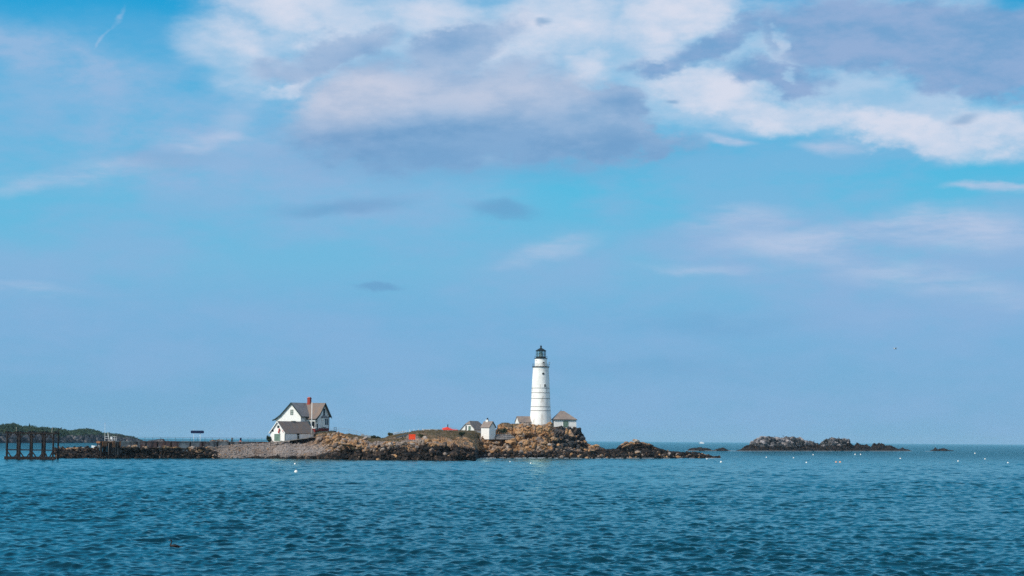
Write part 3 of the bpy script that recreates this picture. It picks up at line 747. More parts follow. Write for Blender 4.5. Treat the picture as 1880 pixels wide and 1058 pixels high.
boulder(991, 790, 709, 1.45, 2.5, 'tall orange block of rock directly below the foot of the lighthouse', 304, .55, ry=1.3)
boulder(1006, 787, 710, 1.5, 2.3, 'brown rock slab with a shaded right side beneath the right edge of the lighthouse', 305, .38, ry=1.5, tilt=8)
boulder(967, 793, 708, 1.1, 1.8, 'narrow upright orange rock below the small shed left of the lighthouse', 306, .5, tilt=12)
boulder(954, 795, 706, 1.7, 1.5, 'rounded speckled orange boulder left of the narrow upright rock, under the small shed', 307, .52)
boulder(1016, 806, 701, 1.6, 1.3, 'bright tan boulder jutting out midway down the cliff between lighthouse and hip-roofed building', 308, .62, tilt=20)
boulder(999, 814, 699, 1.8, 1.1, 'low domed orange boulder at the bottom of the cliff below the lighthouse', 309, .5)
boulder(939, 812, 700, 2.2, 1.2, 'broad orange boulder at the shore right of the small white shed', 310, .5)
boulder(911, 813, 698, 1.7, 1.1, 'orange boulder lying on the shore just below the small white shed', 311, .55)
boulder(1049, 797, 711, 1.0, 2.4, 'pale tan leaning slab on the cliff face under the hip-roofed building', 312, .75, tilt=-18, ry=1.0)
boulder(1041, 793, 711, .8, 2.1, 'second leaning slab on the cliff face, left of the pale tan one', 313, .5, tilt=-20, ry=.9)
boulder(709, 814.5, 604, 1.2, 1.05, 'rusty brown boulder on the shore left below the orange board', 314, .42, tilt=-25)
boulder(742, 815, 603, 1.5, .9, 'pale grey boulder on the shore straight below the orange board', 315, .99, beach=.3)
boulder(757, 815.5, 603, 1.0, .8, 'smaller pale boulder beside the pale grey one below the orange board', 316, .97, beach=.3)
boulder(800, 813, 604, 1.3, 1.3, 'tan pointed boulder between the orange board and the small white shed', 317, .75)
boulder(659, 818.8, 603, 1.35, .75, 'rounded reddish brown boulder on the shore right of the brown hump', 318, .45)
boulder(634, 816.5, 604, 2.0, .8, 'long low tan boulder on the shore below the brown hump beside the house', 319, .6)
boulder(1088, 828, 700, 1.3, .9, 'flat grey boulder among dark weed at the cliff foot, right of the lighthouse', 320, .8, wet=.3)

# ---------------------------------------------------------------- distant wooded headland
def build_hill():
    prof = [(-40, 782), (0, 780.5), (6, 781.5), (12, 779), (22, 778), (32, 780), (40, 782.5), (54, 783), (70, 784.5), (85, 785), (100, 786), (120, 787.5), (135, 789), (145, 787), (155, 786.3), (168, 787.3), (180, 790.5), (190, 793.5), (205, 796), (225, 798), (240, 801), (252, 805), (258, 808.5), (268, 811), (274, 808.5), (283, 808.8), (290, 806), (298, 806), (303, 811), (312, 813.5)]
    cols = []
    for px, top in prof:
        w_ = 813.4; h = w_ - top; Yw = G(px, w_)[1]
        cols.append((px, w_, [(w_ - h * .2, Yw + 6), (w_ - h * .42, Yw + 14), (w_ - h * .62, Yw + 30), (w_ - h * .84, Yw + 60), (top + 2.0, Yw + 110)]))
    m, n, b = new_mat('scrub_and_bluff', .95)
    p = gpos(n); x, y, z = n.sep(p)
    f = n.noise(n.mapping(p, sc=(1, .4, 1.6)), .045, 7, .7)
    g = n.noise(p, .11, 6, .7)
    green = n.ramp(g, [(.32, (.012, .032, .026, 1)), (.5, (.028, .058, .036, 1)), (.68, (.055, .085, .04, 1))])
    bluff = n.ramp(g, [(.35, (.015, .022, .035, 1)), (.52, (.05, .052, .06, 1)), (.66, (.20, .18, .17, 1))])
    s = n.math('ADD', z, n.math('MULTIPLY', n.math('SUBTRACT', f, .5), 22))
    n.put(b.inputs['Base Color'], n.mix(n.mr(s, 8.0, 11.0), bluff, green))
    o, co, nn, mm = loft('hills', cols, -40, 312, .7, m, amp=.45, segs=(6, 8, 8, 10, 12, 5), seed=44, tide=[(0, 1), (400, 1)], sizes=(14, 7, 4.0), zdrop=-2)
    tag(o, kind='structure')
    # scrub: leaf clumps over the crest and slopes
    rs = np.random.RandomState(3)
    ok = np.nonzero((mm['v'] > 2.6) & (mm['v'] < 5.3) & (mm['px'] < 262))[0]
    pk = rs.choice(ok, 6500); vs, fs, at = [], [], []
    off = 0
    for i in pk:
        r_ = rs.uniform(.3, .95) * (1.0 if mm['px'][i] < 120 else .6)
        k = 14
        c = co[i] + rs.normal(0, .7, (k, 3)) * np.array([r_, r_, r_ * .7]) + np.array([0, 0, r_ * .3])
        t1 = rs.normal(0, .5 * r_, (k, 3)); t2 = rs.normal(0, .5 * r_, (k, 3))
        vs.append(np.concatenate([c - t1, c + t1, c + t2], 0)); fs.append(np.stack([np.arange(k), np.arange(k) + k, np.arange(k) + 2 * k], 1) + off); off += 3 * k
    ml, nl, bl = new_mat('scrub_leaves', .9)
    nl.put(bl.inputs['Base Color'], nl.ramp(nl.noise(gpos(nl), .09, 5, .7), [(.35, (.014, .038, .026, 1)), (.5, (.03, .062, .034, 1)), (.65, (.07, .095, .04, 1))]))
    tag(np_mesh('hillside_scrub', np.vstack(vs), np.vstack(fs), ml), kind='stuff')
    # the one pointed tree that stands out of the skyline
    Yt = G(54, 813.4)[1] + 100; base = P(54, 784, Yt)
    t_ = thing('pointed_tree', 'small dark pointed tree standing up from the distant headland skyline at far left', 'tree', base)
    MB().tube((0, 0, -1), (0, 0, 3.0), .25, .08).build('trunk', MT['timber'], t_)
    c = []; k = 260
    hh = rs.uniform(.4, 3.4, k); rr = (3.5 - hh) * .38
    ang_ = rs.uniform(0, 6.28, k)
    c = np.stack([rr * np.cos(ang_) * rs.rand(k) ** .4, rr * np.sin(ang_), hh], 1)
    t1 = rs.normal(0, .22, (k, 3)); t2 = rs.normal(0, .22, (k, 3))
    np_mesh('crown', np.concatenate([c - t1, c + t1, c + t2]), np.stack([np.arange(k), np.arange(k) + k, np.arange(k) + 2 * k], 1), ml, parent=t_)
build_hill()

# ---------------------------------------------------------------- buildings
def local(px, py, Y): return P(px, py, Y)
def window(parent, face, u, d, z, w_, h_, frame='dark_green', pane='glass', muntin=True, name='window', fr=.11, label=None):
    """face 'y' : wall plane y=d looking to -y, u runs along x; face 'x' : wall plane x=d looking to +x, u runs along y"""
    f = MB(); g = MB()
    def bx(m, u0, u1, z0, z1, t0, t1):
        if face == 'y': m.box(u0, u1, d - t1, d - t0, z0, z1)
        else: m.box(d + t0, d + t1, u0, u1, z0, z1)
    bx(f, u - w_ / 2 - fr, u - w_ / 2, z - fr, z + h_ + fr, -.05, .07)
    bx(f, u + w_ / 2, u + w_ / 2 + fr, z - fr, z + h_ + fr, -.05, .07)
    bx(f, u - w_ / 2, u + w_ / 2, z - fr, z, -.05, .07); bx(f, u - w_ / 2, u + w_ / 2, z + h_, z + h_ + fr, -.05, .07)
    if muntin: bx(f, u - w_ / 2, u + w_ / 2, z + h_ / 2 - .04, z + h_ / 2 + .04, .021, .06)
    bx(g, u - w_ / 2, u + w_ / 2, z, z + h_, -.04, .02)
    o = f.build(name, MT[frame], parent)
    if label: o['label'] = label
    g.build('pane', MT[pane], o)
    return o
def door(parent, face, u, d, z, w_, h_, mat='green', leaves=1, name='door', label=None):
    m = MB(); fr = MB()
    def bx(m_, u0, u1, z0, z1, t0, t1):
        if face == 'y': m_.box(u0, u1, d - t1, d - t0, z0, z1)
        else: m_.box(d + t0, d + t1, u0, u1, z0, z1)
    n = max(3 * leaves, 3)
    for i in range(n):
        a = u - w_ / 2 + w_ * i / n
        bx(m, a + .012, a + w_ / n - .012, z, z + h_, -.03, .045 + .008 * (i % 2))
    for k in range(leaves):
        a = u - w_ / 2 + w_ * k / leaves
        bx(m, a + .03, a + w_ / leaves - .03, z + h_ * .12, z + h_ * .2, .05, .085); bx(m, a + .03, a + w_ / leaves - .03, z + h_ * .82, z + h_ * .9, .05, .085)
    bx(fr, u - w_ / 2 - .1, u - w_ / 2, z, z + h_ + .1, -.03, .09); bx(fr, u + w_ / 2, u + w_ / 2 + .1, z, z + h_ + .1, -.03, .09); bx(fr, u - w_ / 2, u + w_ / 2, z + h_, z + h_ + .1, -.03, .09)
    o = m.build(name, MT[mat], parent)
    if label: o['label'] = label
    fr.build('door_frame', MT['trim'], o)
    h = MB()
    uu = u + w_ * .38 if leaves == 1 else u + .12
    bx(h, uu - .04, uu + .04, z + h_ * .45, z + h_ * .5, .06, .13)
    h.build('handle', MT['black'], o)
    return o

# --- boathouse -----------------------------------------------------------
def boathouse():
    c = P(523, 809.5, 624)
    t = thing('boathouse', 'white boathouse with a brown gabled roof and green double door before the big house', 'boathouse', c, -R(33))
    W, Ln, he, hr, lo = 5.9, 14.2, 2.85, 6.15, -1.6
    MB().ext([(-W, lo), (0, lo), (0, he), (-W / 2, hr - .12), (-W, he)], 'y', 0, Ln).build('wall', MT['white'], t)
    r = MB(); o = .38; sl = (hr - he) / (W / 2); e = he - sl * .42
    r.slab([(-W / 2, -o, hr), (-W / 2, Ln + o, hr), (.42, Ln + o, e), (.42, -o, e)], .14)
    r.slab([(-W / 2, -o, hr), (-W / 2, Ln + o, hr), (-W - .42, Ln + o, e), (-W - .42, -o, e)], .14)
    ro = r.build('roof', MT['orange_roof'], t)
    b = MB()
    for s in (-1, 1):
        x1 = -W / 2 + s * (W / 2 + .42)
        b.slab([(-W / 2, -o - .06, hr - .02), (x1, -o - .06, e - .02), (x1, -o - .002, e - .02), (-W / 2, -o - .002, hr - .02)], .22)
    b.build('bargeboard', MT['trim'], ro)
    v = MB(); v.box(-W / 2 - .25, -W / 2 + .25, 6.6, 8.6, hr - .05, hr + .14); v.build('ridge_vent', MT['grey_wood'], ro)
    door(t, 'y', -W / 2 - .1, 0, -.05, 2.35, 2.2, leaves=2, label='faded green double door in the gable end')
    window(t, 'y', -W / 2 + .25, 0, 4.1, .62, .55, muntin=False)
    window(t, 'y', -W + 1.0, 0, 2.95, .36, .36, muntin=False)
    door(t, 'x', 6.4, 0, .55, 1.25, 1.95, mat='dark_green', label='dark narrow door in the long shaded wall')
    cb = MB(); cb.box(-.06, .10, -.10, .06, lo, he); cb.build('corner_board', MT['dark_green'], t)
    return t, c, W, he
BH, BHc, BHW, BHhe = boathouse()
Mb = Matrix.Translation(tuple(BHc)) @ Matrix.Rotation(-R(33), 4, 'Z')
def hang_buoy(x, z, r_, label):
    m = MB(); m.lathe([(.02, -r_ * 1.5), (r_ * .6, -r_ * 1.2), (r_, -r_ * .2), (r_ * .9, r_ * .6), (r_ * .3, r_ * 1.4), (.03, r_ * 1.5)], 12)
    t = thing('net_buoy', label, 'buoy', Mb @ Vector((x, -.26, z)), 0, 'buoys hung on the boathouse gable')
    m.build('float_body', MT['red'], t, smooth=True)
    s = MB(); s.tube((0, 0, r_ * 1.45), (0, .2, r_ * 2.4), .025, n=5); s.build('rope', MT['grey_wood'], t)
hang_buoy(-2.15, 3.45, .27, 'red buoy hanging right of the attic window on the boathouse gable, upper one')
hang_buoy(-2.35, 2.72, .27, 'red buoy hanging just above the green boathouse door, lower one')
hang_buoy(-.55, 3.05, .24, 'red buoy hanging under the right eave of the boathouse gable')

# --- keeper house --------------------------------------------------------
def keeper_house():
    Y0 = 648
    ap = P(596, 740, Y0); zb = P(596, 791.5, Y0)[2]
    c = np.array([ap[0], ap[1], zb]); H = ap[2] - zb
    t = thing('keeper_house', 'large white two-storey cross-gabled house with red chimney and porch, left of the grassy hill', 'house', c, -R(27))
    # local: x runs along the main ridge to the shaded gable (x=0), -y is the sunlit side
    lo = -2.0
    zr = H - .16
    # main block section in y
    def ma(y):     # roof height above local y (bell-cast towards the porch)
        return np.interp(y, [-5.9, -5.2, -3.3, 0, 3.6, 3.9], [H - 5.25, H - 5.02, H - 3.7, H, H - 4.25, H - 4.6])
    MB().ext([(-3.45, lo), (3.3, lo), (3.3, ma(3.3) - .2), (0, zr - .05), (-3.3, ma(-3.3) - .2), (-3.45, ma(-3.45) - .2)], 'x', -9.5, -.32).build('wall', MT['white'], t)
    # wing section in x around ridge x=-7.2
    def wi(x):
        return np.interp(x, [-14.2, -13.4, -11.3, -7.2, -3.3, -3.0], [H - 5.6, H - 5.35, H - 4.0, H, H - 4.2, H - 4.5])
    MB().ext([(-13.2, lo), (-3.6, lo), (-3.6, wi(-3.6) - .2), (-7.2, zr - .05), (-11.3, wi(-11.3) - .2), (-13.2, wi(-13.2) - .2)], 'y', -8.45, 2.5).build('wing_wall', MT['white'], t)
    r = MB(); xs = [-5.9, -5.2, -3.3, 0]
    for y0, y1 in zip(xs[:-1], xs[1:]):
        # slope over the porch, clipped where the wing roof begins
        xl = -3.4 if y1 <= -3.3 else -7.2
        xa = -3.2 if y0 <= -3.3 else -3.2
        if y1 == 0: r.slab([(-7.2, 0, H), (0.35, 0, H), (0.35, y0, ma(y0)), (-4.6, y0, ma(y0))], .16)
        else: r.slab([(-3.55, y1, ma(y1)), (.35, y1, ma(y1)), (.35, y0, ma(y0)), (-3.55, y0, ma(y0))], .16)
    r.slab([(-9.9, 0, H), (.35, 0, H), (.35, 3.9, ma(3.9)), (-9.9, 3.9, ma(3.9))], .16)
    ro = r.build('roof', MT['orange_roof'], t)
    r2 = MB()
    r2.slab([(-7.2, -8.85, H + .002), (-7.2, .0, H + .002), (-3.0, -3.9, wi(-3.0)), (-3.0, -8.85, wi(-3.0))], .16)
    ws = [-14.2, -13.4, -11.3, -7.2]
    for a_, b_ in zip(ws[:-1], ws[1:]):
        r2.slab([(a_, -8.85, wi(a_)), (b_, -8.85, wi(b_)), (b_, 2.8, wi(b_)), (a_, 2.8, wi(a_))], .16)
    rw = r2.build('wing_roof', MT['grey_roof'], t)
    rw['label'] = 'grey shingled roof of the left wing'
    # dark bargeboards
    b = MB()
    for xs_, f_, y_ in (([-14.2, -13.4, -11.3, -7.2, -3.0], wi, -8.9),):
        for a_, b_ in zip(xs_[:-1], xs_[1:]):
            b.ext([(a_, f_(a_) - .46), (b_, f_(b_) - .46), (b_, f_(b_) + .04), (a_, f_(a_) + .04)], 'y', y_ - .04, y_ + .045)
    b.build('bargeboard', MT['dark_green'], rw)
    b = MB()
    for a_, b_ in zip([-5.9, -5.2, -3.3, 0], [-5.2, -3.3, 0, 3.9]):
        b.ext([(a_, ma(a_) - .5), (b_, ma(b_) - .5), (b_, ma(b_) + .04), (a_, ma(a_) + .04)], 'x', .355, .45)
    b.build('bargeboard', MT['dark_green'], ro)
    g = MB(); g.box(-2.98, -2.86, -8.85, -3.6, wi(-3.0) - .34, wi(-3.0) - .02); g.build('eave_board', MT['dark_green'], rw)
    ch = MB(); ch.box(-6.4, -5.4, -.5, .5, H - 1.0, H + 1.45); ch.box(-6.5, -5.3, -.6, .6, H + 1.45, H + 1.62)
    cho = ch.build('chimney', MT['brick'], ro)
    cp = MB(); cp.box(-6.3, -5.5, -.4, .4, H + 1.622, H + 1.9); cp.build('chimney_cap', MT['pink'], cho)
    window(t, 'y', -7.05, -8.45, H - 3.9, .85, 1.45, pane='pale_glass')
    window(t, 'x', .25, -.32, H - 4.1, .95, 2.1, label='tall dark attic window in the shaded gable')
    # bay window on the shaded gable
    by = MB(); by.ext([(-.33, -1.45), (.75, -.95), (.75, 1.25), (-.33, 1.75)], 'z', 1.35, 4.2); bo = by.build('bay_window', MT['white'], t)
    bb_ = MB(); bb_.ext([(-.33, -1.62), (.95, -1.05), (.95, 1.35), (-.33, 1.92)], 'z', 4.2, 4.4)
    bb_.add([(.95, -1.05, 4.41), (.95, 1.35, 4.41), (-.32, 1.92, 4.41), (-.32, -1.62, 4.41), (-.32, -.6, 5.1), (-.32, .9, 5.1)], [(0, 1, 5, 4), (1, 2, 5), (3, 0, 4), (0, 3, 2, 1), (3, 4, 5, 2)])
    bb_.build('bay_roof', MT['grey_roof'], bo)
    for u in (-.38, .68): 
        gg = MB(); gg.box(.70, .785, u - .42, u + .42, 1.95, 3.95); gg.build('pane', MT['glass'], bo)
    # porch
    p = MB(); p.box(-3.55, -.1, -5.35, -3.5, -1.0, .75); p.build('porch_base', MT['lattice'], t)
    p = MB(); p.box(-3.5, -.05, -5.45, -3.45, .752, .9)
    p.box(-3.5, -.9, -5.42, -5.30, .9, 1.55); p.build('porch_parapet', MT['trim'], t)
    p = MB(); p.box(-3.5, -.02, -5.46, -5.25, 3.05, 3.45); p.build('porch_beam', MT['trim'], t)
    for x_ in (-3.42, -1.75, -.12):
        q = MB(); q.box(x_ - .07, x_ + .07, -5.43, -5.29, 1.552 if x_ < -.9 else .9, 3.05); q.build('porch_post', MT['trim'], t)
    q = MB(); q.box(-3.3, -1.0, -3.50, -3.46, 1.2, 3.0); q.build('porch_window', MT['glass'], t)
    door(t, 'x', -4.35, -.02, .3, .9, 2.0, mat='dark_green', label='dark side door of the porch')
    q = MB(); q.box(-.32, -.2, -3.3, 3.3, -1.0, .9); q.build('foundation', MT['lattice'], t)
    cb = MB(); cb.box(-.36, -.22, 3.16, 3.36, .9, ma(3.3) - .3); cb.build('corner_board', MT['dark_green'], t)
    q = MB(); q.box(-.3, 1.6, 3.5, 4.9, -1, .12)
    q.build('back_step', MT['dark_steel'], t)
    rl = MB()
    for x_, y_ in ((1.55, 3.5), (1.55, 4.85)): rl.box(x_ - .05, x_ + .05, y_ - .05, y_ + .05, .1, 1.2)
    rl.box(1.5, 1.6, 3.5, 4.9, 1.15, 1.24); rl.box(1.5, 1.6, 3.55, 4.8, .6, .67)
    rl.build('back_railing', MT['dark_green'], t)
keeper_house()

def flagpole():
    b = P(572, 796, 632); tp = P(572, 740, 632)
    t = thing('flagpole', 'tall bare white flagpole in front of the keeper house porch', 'flagpole', b)
    h = tp[2] - b[2]
    MB().tube((0, 0, -.8), (0, 0, h), .13, .09, 10).build('pole', MT['trim'], t, smooth=True)
    MB().lathe([(.02, h - .02), (.14, h + .06), (.14, h + .16), (.02, h + .26)], 10).build('finial', MT['trim'], t, smooth=True)
flagpole()

# --- lighthouse ------------------------------------------------------------
def lighthouse():
    Y = 735; b = P(992.3, 780, Y); k = .2010
    t = thing('lighthouse', 'tall white round lighthouse tower with dark hoops and a black lantern room', 'lighthouse', b)
    def z(py): return (780 - py) * k
    rt_ = 15.3 * k
    prof = [(20.7, 786), (20.2, 778), (19.2, 765), (18.2, 750), (17.4, 735), (16.6, 716), (15.9, 700), (15.1, 685), (14.5, 676.5), (14.9, 675), (15.0, 674.6)]
    MB().lathe([(r * k, z(py)) for r, py in prof], 48).build('tower', MT['tower'], t, smooth=True)
    def rad(py): return np.interp(-py, [-786, -778, -765, -750, -735, -716, -700, -685, -676], [20.7, 20.2, 19.2, 18.2, 17.4, 16.6, 15.9, 15.1, 14.5]) * k
    for py in (713.2, 721.7, 732.2, 747.2, 754.4):
        r0 = rad(py)
        MB().lathe([(r0 - .05, z(py) - .07), (r0 + .05, z(py) - .07), (r0 + .05, z(py) + .07), (r0 - .05, z(py) + .07)], 48).build('iron_hoop', MT['band'], t)
    # gallery
    g = MB().lathe([(14.6 * k, z(675.4)), (15.9 * k, z(674.8)), (15.9 * k, z(673.4)), (11 * k, z(673.3))], 48).build('gallery', MT['black'], t)
    r = MB(); rr = 15.3 * k
    n = 20
    for i in range(n):
        a = 2 * math.pi * i / n; r.tube((rr * math.cos(a), rr * math.sin(a), z(673.4)), (rr * math.cos(a), rr * math.sin(a), z(668.6)), .03, n=5)
    for zz in (z(668.6), z(670.9)):
        for i in range(40):
            a, c = 2 * math.pi * i / 40, 2 * math.pi * (i + 1) / 40
            r.tube((rr * math.cos(a), rr * math.sin(a), zz), (rr * math.cos(c), rr * math.sin(c), zz), .02, n=4)
    r.build('railing', MT['dark_steel'], g)
    MB().lathe([(11.3 * k, z(673.3)), (11.1 * k, z(659.2))], 40).build('watch_room', MT['tower'], t)
    g2 = MB().lathe([(9 * k, z(659.2)), (12.1 * k, z(659.0)), (12.1 * k, z(658.2)), (9 * k, z(658.1))], 32).build('lantern_gallery', MT['black'], t)
    r = MB(); rr2 = 11.8 * k
    for i in range(16):
        a = 2 * math.pi * i / 16; r.tube((rr2 * math.cos(a), rr2 * math.sin(a), z(658.2)), (rr2 * math.cos(a), rr2 * math.sin(a), z(654.8)), .028, n=5)
        c = 2 * math.pi * (i + 1) / 16
        r.tube((rr2 * math.cos(a), rr2 * math.sin(a), z(654.8)), (rr2 * math.cos(c), rr2 * math.sin(c), z(654.8)), .022, n=4)
    r.build('railing', MT['dark_steel'], g2)
    # lantern room: sill, bars, glass, lens
    ln = MB(); ln.lathe([(9.3 * k, z(658.1)), (9.3 * k, z(655.8)), (8.9 * k, z(655.6))], 12)
    ns = 12
    for i in range(ns):
        a = 2 * math.pi * (i + .5) / ns; ra = 9.15 * k
        ln.tube((ra * math.cos(a), ra * math.sin(a), z(656)), (ra * math.cos(a), ra * math.sin(a), z(644.8)), .06, n=5)
    for zz in (z(645.4), z(650.6)):
        for i in range(ns):
            a, c = 2 * math.pi * (i + .5) / ns, 2 * math.pi * (i + 1.5) / ns; ra = 9.15 * k
            ln.tube((ra * math.cos(a), ra * math.sin(a), zz), (ra * math.cos(c), ra * math.sin(c), zz), .035, n=4)
    lo_ = ln.build('lantern_frame', MT['copper'], t)
    gm, gn, gb = new_mat('lantern_glass', .05)
    gb.inputs['Transmission Weight'].default_value = .0; gb.inputs['Base Color'].default_value = (.16, .32, .35, 1); gb.inputs['Alpha'].default_value = .34; gb.inputs['Specular IOR Level'].default_value = .6
    MB().lathe([(8.95 * k, z(655.6)), (8.95 * k, z(645))], ns).build('lantern_glass', gm, lo_)
    lm, lnn, lb = new_mat('lens_glass', .15)
    zf = lnn.math('FRACT', lnn.math('MULTIPLY', lnn.sep(coords(lnn))[2], 5.0))
    lnn.put(lb.inputs['Base Color'], lnn.mix(lnn.mr(zf, .3, .6), (.07, .08, .08, 1), (.42, .45, .42, 1)))
    MB().lathe([(1.0 * k, z(657)), (3.2 * k, z(656)), (3.6 * k, z(651.5)), (3.4 * k, z(648.6)), (2.2 * k, z(646.6)), (.8 * k, z(645.6))], 20).build('lens', lm, t, smooth=True)
    rf = MB().lathe([(10.1 * k, z(644.2)), (9.9 * k, z(644.9)), (9.9 * k, z(644.3)), (5.2 * k, z(641.2)), (1.8 * k, z(639.4)), (1.5 * k, z(638.8)), (.2, z(638.8))], 12).build('lantern_roof', MT['copper'], t)
    MB().lathe([(1.4 * k, z(639.4)), (1.4 * k, z(637.2)), (1.75 * k, z(637)), (1.75 * k, z(635.2)), (.1, z(634.9))], 14).build('roof_vent', MT['copper'], rf)
    MB().tube((0, 0, z(635)), (0, 0, z(632.6)), .025, n=5).build('lightning_rod', MT['black'], rf)
    # door of the watch room, windows facing the viewer slightly to the right
    def on_wall(name, px, py0, py1, wpx, r_, mat, fr=True, rnd_=False):
        s = (px - 992.6) * k; a = math.asin(max(-.99, min(.99, s / r_)))
        z0, z1 = z(py1), z(py0); wv = wpx * k / 2
        def pt(u, zz, dr): 
            aa = a + u / r_; return ((r_ + dr) * math.sin(aa), -(r_ + dr) * math.cos(aa), zz)
        if rnd_:
            m = MB(); cz = (z0 + z1) / 2; n_ = 16
            ring = [pt(wv * math.cos(q), cz + wv * math.sin(q), .06) for q in np.arange(n_) * 2 * math.pi / n_]
            back = [pt(wv * math.cos(q), cz + wv * math.sin(q), -.1) for q in np.arange(n_) * 2 * math.pi / n_]
            m.add(ring + back, [tuple(range(n_))] + [(i, (i + 1) % n_, (i + 1) % n_ + n_, i + n_) for i in range(n_)])
            o = m.build(name, MT[mat], t)
            fm = MB(); o1 = [pt((wv + .09) * math.cos(q), cz + (wv + .09) * math.sin(q), .09) for q in np.arange(n_) * 2 * math.pi / n_]
            o2 = [pt(wv * math.cos(q), cz + wv * math.sin(q), .09) for q in np.arange(n_) * 2 * math.pi / n_]
            o3 = [pt((wv + .09) * math.cos(q), cz + (wv + .09) * math.sin(q), -.1) for q in np.arange(n_) * 2 * math.pi / n_]
            fm.add(o1 + o2 + o3, [(i, (i + 1) % n_, (i + 1) % n_ + n_, i + n_) for i in range(n_)] + [(i, i + 2 * n_, (i + 1) % n_ + 2 * n_, (i + 1) % n_) for i in range(n_)])
            fm.build('window_frame', MT['band'], o)
        else:
            m = MB(); m.hexa([pt(-wv, z0, -.15), pt(wv, z0, -.15), pt(wv, z0, .05), pt(-wv, z0, .05), pt(-wv, z1, -.15), pt(wv, z1, -.15), pt(wv, z1, .05), pt(-wv, z1, .05)])
            o = m.build(name, MT[mat], t)
            fm = MB()
            for u0, u1, za, zb_ in ((-wv - .1, -wv, z0, z1), (wv, wv + .1, z0, z1), (-wv - .1, wv + .1, z1, z1 + .1), (-wv - .1, wv + .1, z0 - .1, z0)):
                fm.hexa([pt(u0, za, -.1), pt(u1, za, -.1), pt(u1, za, .08), pt(u0, za, .08), pt(u0, zb_, -.1), pt(u1, zb_, -.1), pt(u1, zb_, .08), pt(u0, zb_, .08)])
            fm.build('window_frame' if 'window' in name else 'door_frame', MT['tower'], o)
        return o
    on_wall('door', 997.2, 665.2, 672.8, 3.8, 11.1 * k, 'black')
    on_wall('window', 984.0, 661.6, 663, 1.6, 11.1 * k, 'glass')
    on_wall('round_window', 996.8, 685.2, 688.8, 3.4, rad(687), 'glass', rnd_=True)
    on_wall('window', 1000.1, 706.3, 711.4, 3.2, rad(708.8), 'glass')
    # weather instruments on the gallery rail
    s = MB(); x0 = 15.4 * k
    s.tube((x0, 0, z(673)), (x0, 0, z(666)), .05, n=6); s.tube((x0, 0, z(666.8)), (x0 + .75, 0, z(666.4)), .035, n=5)
    s.lathe([(.05, z(667)), (.24, z(666.7)), (.24, z(665.4)), (.05, z(665.1))], 10, c=(x0, 0)); s.lathe([(.05, z(670)), (.2, z(669.8)), (.2, z(668.6)), (.05, z(668.4))], 10, c=(x0, 0))
    s.build('instrument_mast', MT['trim'], t)
lighthouse()

# --- small shed left of the tower -----------------------------------------
def oil_house():
    c = P(953, 779.5, 731)
    t = thing('oil_house', 'small white shed with a pale brown roof at the left foot of the lighthouse', 'shed', c, R(-68))
    # local -y looks left-front (gable end), +x looks to the viewer
    W, Ln, he, hr, lo = 3.6, 5.0, 1.15, 3.05, -1.5
    MB().ext([(-W, lo), (0, lo), (0, he), (-W / 2, hr - .12), (-W, he)], 'y', 0, Ln).build('wall', MT['white'], t)
    o = .25; sl = (hr - he) / (W / 2); e = he - sl * .35
    r = MB()
    r.slab([(-W / 2, -o, hr), (-W / 2, Ln + o, hr), (.35, Ln + o, e), (.35, -o, e)], .12)
    r.slab([(-W / 2, -o, hr), (-W / 2, Ln + o, hr), (-W - .35, Ln + o, e), (-W - .35, -o, e)], .12)
    r.build('roof', MT['brown_roof'], t)
    window(t, 'x', 1.55, 0, .0, .8, .85, muntin=False); window(t, 'x', 3.45, 0, .0, .95, .85, muntin=False)
oil_house()

# --- fog signal building right of the tower -------------------------------
def fog_building():
    c = P(1017.5, 786, 733)
    t = thing('fog_signal_building', 'square white building with a hipped roof and green door right of the lighthouse', 'building', c, R(-83))
    # local +x faces the viewer (slightly right), -y faces left
    Wf, D, he, lo = 8.2, 5.6, 3.15, -2.0     # front runs along +y
    MB().box(-D, 0, 0, Wf, lo, he).build('wall', MT['white'], t)
    o = .35; hz = he + 3.15; a = (-D - o, -o); b_ = (o, -o); c_ = (o, Wf + o); d = (-D - o, Wf + o)
    p, q = (-D / 2, 2.55, hz), (-D / 2, 4.1, hz)
    r = MB()
    r.slab([(o, -o, he), (o, Wf + o, he), q, p], .12); r.slab([(-D - o, -o, he), (-D - o, Wf + o, he), q, p], .12)
    r.slab([(o, Wf + o, he), (-D - o, Wf + o, he), q], .12)
    ro = r.build('roof', MT['brown_roof'], t)
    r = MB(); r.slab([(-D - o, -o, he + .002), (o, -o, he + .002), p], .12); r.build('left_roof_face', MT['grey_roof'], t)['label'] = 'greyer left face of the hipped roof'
    MB().box(o - .02, o + .06, -o, Wf + o, he - .26, he - .01).build('eave_board', MT['dark_green'], ro)
    MB().box(-D - o, o, -o - .06, -o + .02, he - .26, he - .01).build('eave_board', MT['dark_green'], ro)
    MB().tube((-D / 2, 2.9, hz), (-D / 2, 2.9, hz + .5), .07, n=6).build('roof_vent', MT['black'], ro)
    door(t, 'x', 4.3, 0, .35, 2.0, 2.3, leaves=2, label='dark green double door facing the water')
    window(t, 'y', -D / 2 - .2, 0, .9, 1.2, 1.5)
    s = MB()
    for y_ in (5.6, 6.4, 7.2, 8.1): s.tube((.9, y_, -.6), (.9, y_, .75), .035, n=5)
    s.tube((.9, 5.6, .75), (.9, 8.1, .75), .03, n=5); s.build('door_railing', MT['grey_wood'], t)
fog_building()

